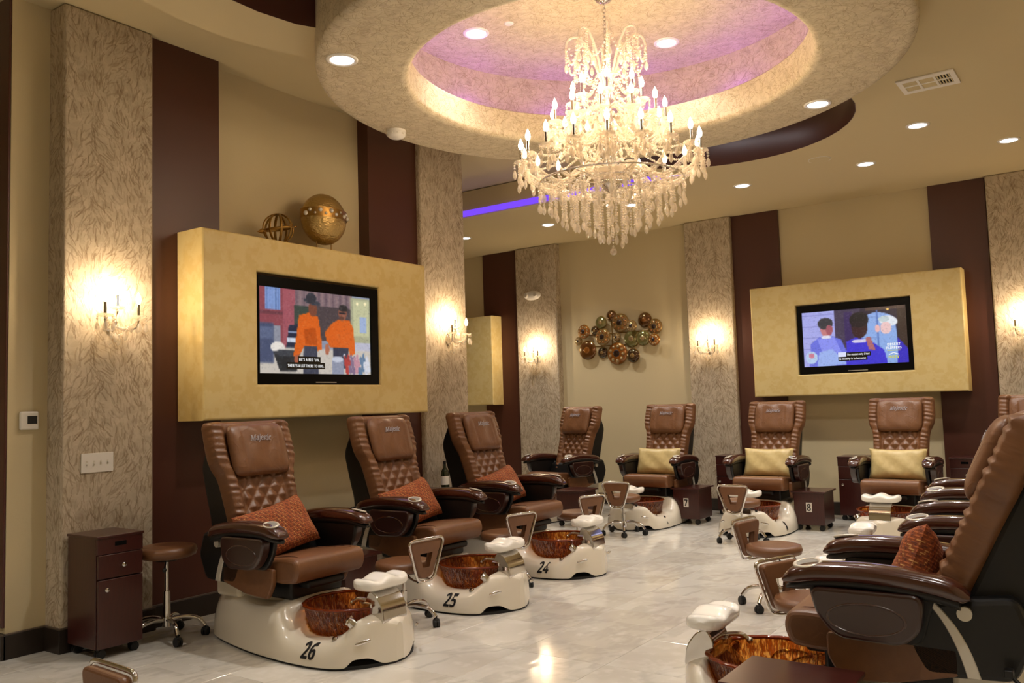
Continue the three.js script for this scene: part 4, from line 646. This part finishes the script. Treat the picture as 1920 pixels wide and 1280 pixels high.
// ---------------------------------------------------------------- ornaments on the left surround
{
  const yT = 2.08 + SH / 2;                            // top of the surround
  const t = thing('wire_globe', 'small openwork brass globe of crossed rings on top of the left surround', 'ornament', [-5.33, yT, -4.44]);
  part(t, 'foot', lathe([[0, 0.014], [0.055, 0.012], [0.07, 0.004], [0.072, 0], [0, 0]], 24), M.brass);
  const R = 0.118, cy = R + 0.012;
  for (let k = 0; k < 4; k++) part(t, 'ring', new THREE.TorusGeometry(R, 0.006, 8, 48).scale(1, 1, 1.8).rotateY(k * PI / 4 + 0.3).translate(0, cy, 0), M.brass);
  part(t, 'ring', new THREE.TorusGeometry(R, 0.006, 8, 48).scale(1, 1, 1.6).rotateX(PI / 2 + 0.18).translate(0, cy, 0), M.brass);
  part(t, 'arrow_rod', mg([cyl(0.005, 0.005, 0.36, 0, 0, 0, 8), new THREE.ConeGeometry(0.02, 0.05, 10).translate(0, 0.19, 0), new THREE.TorusGeometry(0.022, 0.005, 6, 16).translate(0, -0.165, 0)]).rotateX(PI / 2 + 0.25).translate(0, cy, 0), M.brass);
  const d = thing('disc_ornament', 'big hammered golden disc with a beaded band, standing on a thin brass frame', 'ornament', [-5.34, yT, -4.93]);
  part(d, 'stand', mg([box(0.10, 0.012, 0.27, 0, 0.006, -0.01, 0.003), cyl(0.004, 0.004, 0.11, 0, 0.06, 0.08, 8), cyl(0.004, 0.004, 0.11, 0, 0.06, -0.08, 8)]), M.brass);
  const b = part(d, 'disc', new THREE.SphereGeometry(0.215, 48, 32).scale(0.7, 1, 1).translate(0, 0.285, 0), M.hammered);
  part(b, 'band', new THREE.CylinderGeometry(0.219, 0.219, 0.075, 48, 1, true).scale(0.715, 1, 1).translate(0, 0.315, 0), M.brass);
  for (let k = 0; k < 13; k++) { const a = -0.92 + k * 0.155, r = 0.010 + 0.010 * ((k * 7) % 5) / 4; part(b, 'bead', sph(r, 0.219 * 0.715 * Math.cos(a * 1.5), 0.315 + (k % 2 ? 0.014 : -0.012), 0.219 * Math.sin(a * 1.5), 12), k % 3 ? M.silver : M.plastic); }
}
// ---------------------------------------------------------------- wall art of overlapping glass discs
{
  const sx = 0.0085 / 8.727, t = thing('wall_art', 'cluster of overlapping round amber and smoke glass discs on the far wall', 'wall art', [-5.70, 2.36, ZB]);
  const list = [[785, 272, 82], [945, 400, 138], [650, 375, 95], [375, 500, 105], [505, 490, 72], [235, 640, 62], [410, 800, 145], [690, 610, 125], [1105, 660, 130], [880, 880, 165], [1150, 930, 104], [1160, 470, 82], [1320, 385, 108], [1490, 505, 112], [1320, 670, 112], [1505, 710, 88], [620, 850, 84], [880, 620, 60]];
  const tones = [[0x6b3c12, 0.5], [0x8d6a3c, 0.35], [0x7a7040, 0.3], [0x9a5a1c, 0.4], [0x4a2c18, 0.55], [0xa0825a, 0.3]];
  const mats = tones.map(([c, m]) => phy({ color: c, metalness: m, roughness: 0.18, clearcoat: 1, clearcoatRoughness: 0.08, iridescence: 0.6, iridescenceIOR: 1.7, iridescenceThicknessRange: [200, 420] }));
  const core = phy({ color: 0x24130c, roughness: 0.2, clearcoat: 1 });
  list.forEach(([px, py, r], i) => {
    const x = (px - 880) * sx * 1.0, y = (610 - py) * sx * 0.92, R = r * sx * 0.96, z = 0.02 + 0.035 * ((i * 5) % 4), pattern = i % 2;
    const d = part(t, 'disc', lathe([[R * 0.985, -0.006], [R, 0], [R * 0.97, 0.012], [R * 0.75, 0.026], [R * 0.4, 0.038], [0, 0.042]], 28).rotateX(PI / 2).translate(x, y, z), mats[i % 6]);
    part(d, 'center', lathe([[R * 0.34, 0.036], [R * 0.25, 0.044], [0, 0.048]], 18).rotateX(PI / 2).translate(x, y, z + 0.002), pattern ? core : mats[(i + 3) % 6]);
    part(d, 'rim', new THREE.TorusGeometry(R, 0.005, 6, 32).translate(x, y, z + 0.002), M.brass);
    if (pattern) for (let k = 0; k < 9; k++) { const a = k * 0.698 + i; part(d, 'petal', sph(R * 0.17, x + R * 0.66 * Math.cos(a), y + R * 0.66 * Math.sin(a), z + 0.024, 8), mats[(i + 2) % 6]); }
  });
  part(t, 'backing_frame', mg([box(1.1, 0.012, 0.012, 0, 0.05, 0.012, 0.003), box(0.012, 0.5, 0.012, -0.1, 0, 0.012, 0.003), box(0.9, 0.012, 0.012, 0, -0.12, 0.012, 0.003)]), M.brass);
}
// ---------------------------------------------------------------- fittings on walls and ceiling
{
  const e = thing('emergency_light', 'white oval emergency light with two lamp heads high on the far column', 'emergency light', [-7.065, 3.07, ZB + 0.12]);
  part(e, 'housing', sph(0.15, 0, 0, 0, 32).scale(1, 0.48, 0.36), M.plastic); for (const s of [-1, 1]) { const h = part(e, 'lamp_head', sph(0.045, s * 0.085, 0.005, 0.045, 16).scale(1, 1, 0.8), M.plastic); part(h, 'lens', new THREE.CircleGeometry(0.028, 16).translate(s * 0.085, 0.005, 0.0735), M.silver); }
  const sm = thing('smoke_detector', 'white domed smoke detector under the left side of the ceiling ring', 'smoke detector', [-4.50, 3.63, -4.93]);
  part(sm, 'base_plate', cyl(0.075, 0.075, 0.02, 0, -0.01, 0, 32), M.plastic); part(sm, 'dome', lathe([[0.072, -0.02], [0.07, -0.045], [0.05, -0.06], [0.02, -0.066], [0, -0.067]], 32), M.plastic); for (let k = 0; k < 10; k++) part(sm, 'slot', box(0.004, 0.012, 0.02, 0.071 * Math.cos(k * 0.628), -0.034, 0.071 * Math.sin(k * 0.628), 0.001), M.silver);
  const th = thing('thermostat', 'white wall thermostat with a small dark display', 'thermostat', [XW, 1.44, -2.672], PI / 2);
  part(th, 'case', box(0.115, 0.115, 0.03, 0, 0, 0.015, 0.012, 2), M.plastic); part(th, 'display', box(0.058, 0.05, 0.004, 0.012, 0.004, 0.031, 0.001), M.ink);
  const sw = thing('switch_plate', 'white four-gang light switch plate on the left column', 'light switch', [XC, 1.156, -3.02], PI / 2);
  part(sw, 'plate', box(0.215, 0.125, 0.008, 0, 0, 0.004, 0.003, 2), M.plastic); for (let k = 0; k < 4; k++) { const x = -0.07 + k * 0.046; const f = part(sw, 'slot', box(0.012, 0.028, 0.002, x, 0, 0.0082, 0.0005), M.silver); part(f, 'toggle', box(0.008, 0.012, 0.014, x, k < 2 ? -0.004 : 0.004, 0.012, 0.002), M.plastic); }
  const v = thing('air_vent', 'beige rectangular air vent with louvres in the low ceiling at right', 'air vent', [-1.005, HL, -7.09], -0.02);
  const fr = shapeOf([[-0.20, -0.17], [0.20, -0.17], [0.20, 0.17], [-0.20, 0.17]]); const cells = [];
  for (const [i, cx] of [-0.115, 0, 0.115].entries()) for (const cy of [-0.06, 0.06]) { const h = new THREE.Path(); h.moveTo(cx - 0.048, cy - 0.05); h.lineTo(cx + 0.048, cy - 0.05); h.lineTo(cx + 0.048, cy + 0.05); h.lineTo(cx - 0.048, cy + 0.05); h.closePath(); fr.holes.push(h); cells.push([cx, cy, i]); }
  part(v, 'frame', extrude(fr, 0.012, 0.002, 1).rotateX(PI / 2), M.plastic); part(v, 'duct', box(0.36, 0.002, 0.30, 0, -0.002, 0, 0.0005), M.niche);
  const lv = part(v, 'louvre', mg(cells.flatMap(([cx, cy, i]) => [-2, -1, 0, 1, 2].map((k) => (i < 2 ? box(0.096, 0.004, 0.017, cx, -0.007, cy + k * 0.02, 0.001) : box(0.010, 0.004, 0.10, cx + k * 0.02, -0.007, cy, 0.001))))), M.ceiling); lv.userData.kind = 'stuff';
  const sp = thing('ceiling_speaker', 'flat round ceiling speaker grille beside the burgundy rim', 'speaker', [-2.27, HL, -8.75]); part(sp, 'grille', lathe([[0, -0.006], [0.10, -0.006], [0.105, -0.003], [0.108, 0]], 32), M.ceiling); part(sp, 'trim_ring', new THREE.TorusGeometry(0.108, 0.004, 6, 40).rotateX(PI / 2), M.plastic);
  const sk = thing('sprinkler_cover', 'small round white sprinkler cover inside the dome', 'sprinkler', [-3.47, 4.25, -5.05]); part(sk, 'cover', lathe([[0, -0.008], [0.03, -0.008], [0.035, -0.004], [0.036, 0]], 24), M.white); part(sk, 'neck', cyl(0.02, 0.02, 0.006, 0, -0.003, 0, 16), M.white);
}
// ---------------------------------------------------------------- small things
{
  const b = thing('bottle', 'dark green bottle with a white label on the tall cabinet', 'bottle', [-4.88, 0.73, -5.885]);
  part(b, 'glass', lathe([[0, 0], [0.034, 0.002], [0.036, 0.01], [0.036, 0.13], [0.03, 0.155], [0.014, 0.18], [0.012, 0.215], [0, 0.215]], 24), M.bottle); part(b, 'label', new THREE.CylinderGeometry(0.0366, 0.0366, 0.075, 24, 1, true).translate(0, 0.07, 0), M.plastic); part(b, 'cap', cyl(0.014, 0.014, 0.025, 0, 0.225, 0, 16), M.ink);
  const c = thing('folded_towel', 'small folded white towel on the cabinet between chairs 26 and 25', 'towel', [-4.52, 0.42, -4.36], 0.2);
  for (let k = 0; k < 3; k++) part(c, 'fold', box(0.17, 0.014, 0.11, 0, 0.008 + k * 0.014, 0, 0.006, 2), M.cloth);
  const w = thing('power_cord', 'black power cord trailing down behind the right foreground chair', 'cord', [-0.42, 0, -3.55]);
  part(w, 'cable', tube([[0.06, 0.44, 0.03], [0.12, 0.38, 0.06], [0.18, 0.22, 0.09], [0.2, 0.05, 0.10], [0.26, 0.009, 0.12], [0.5, 0.008, 0.1]], 0.008, 40, 8), M.black); part(w, 'plug', box(0.03, 0.03, 0.045, 0.05, 0.45, 0.025, 0.006, 2), M.black);
}
scene.traverse((o) => { if (o.isMesh) { o.castShadow = true; o.receiveShadow = true; } if (o.isPointLight || o.isSpotLight) { o.castShadow = true; o.shadow.bias = -0.0005; } });
renderer.render(scene, camera);
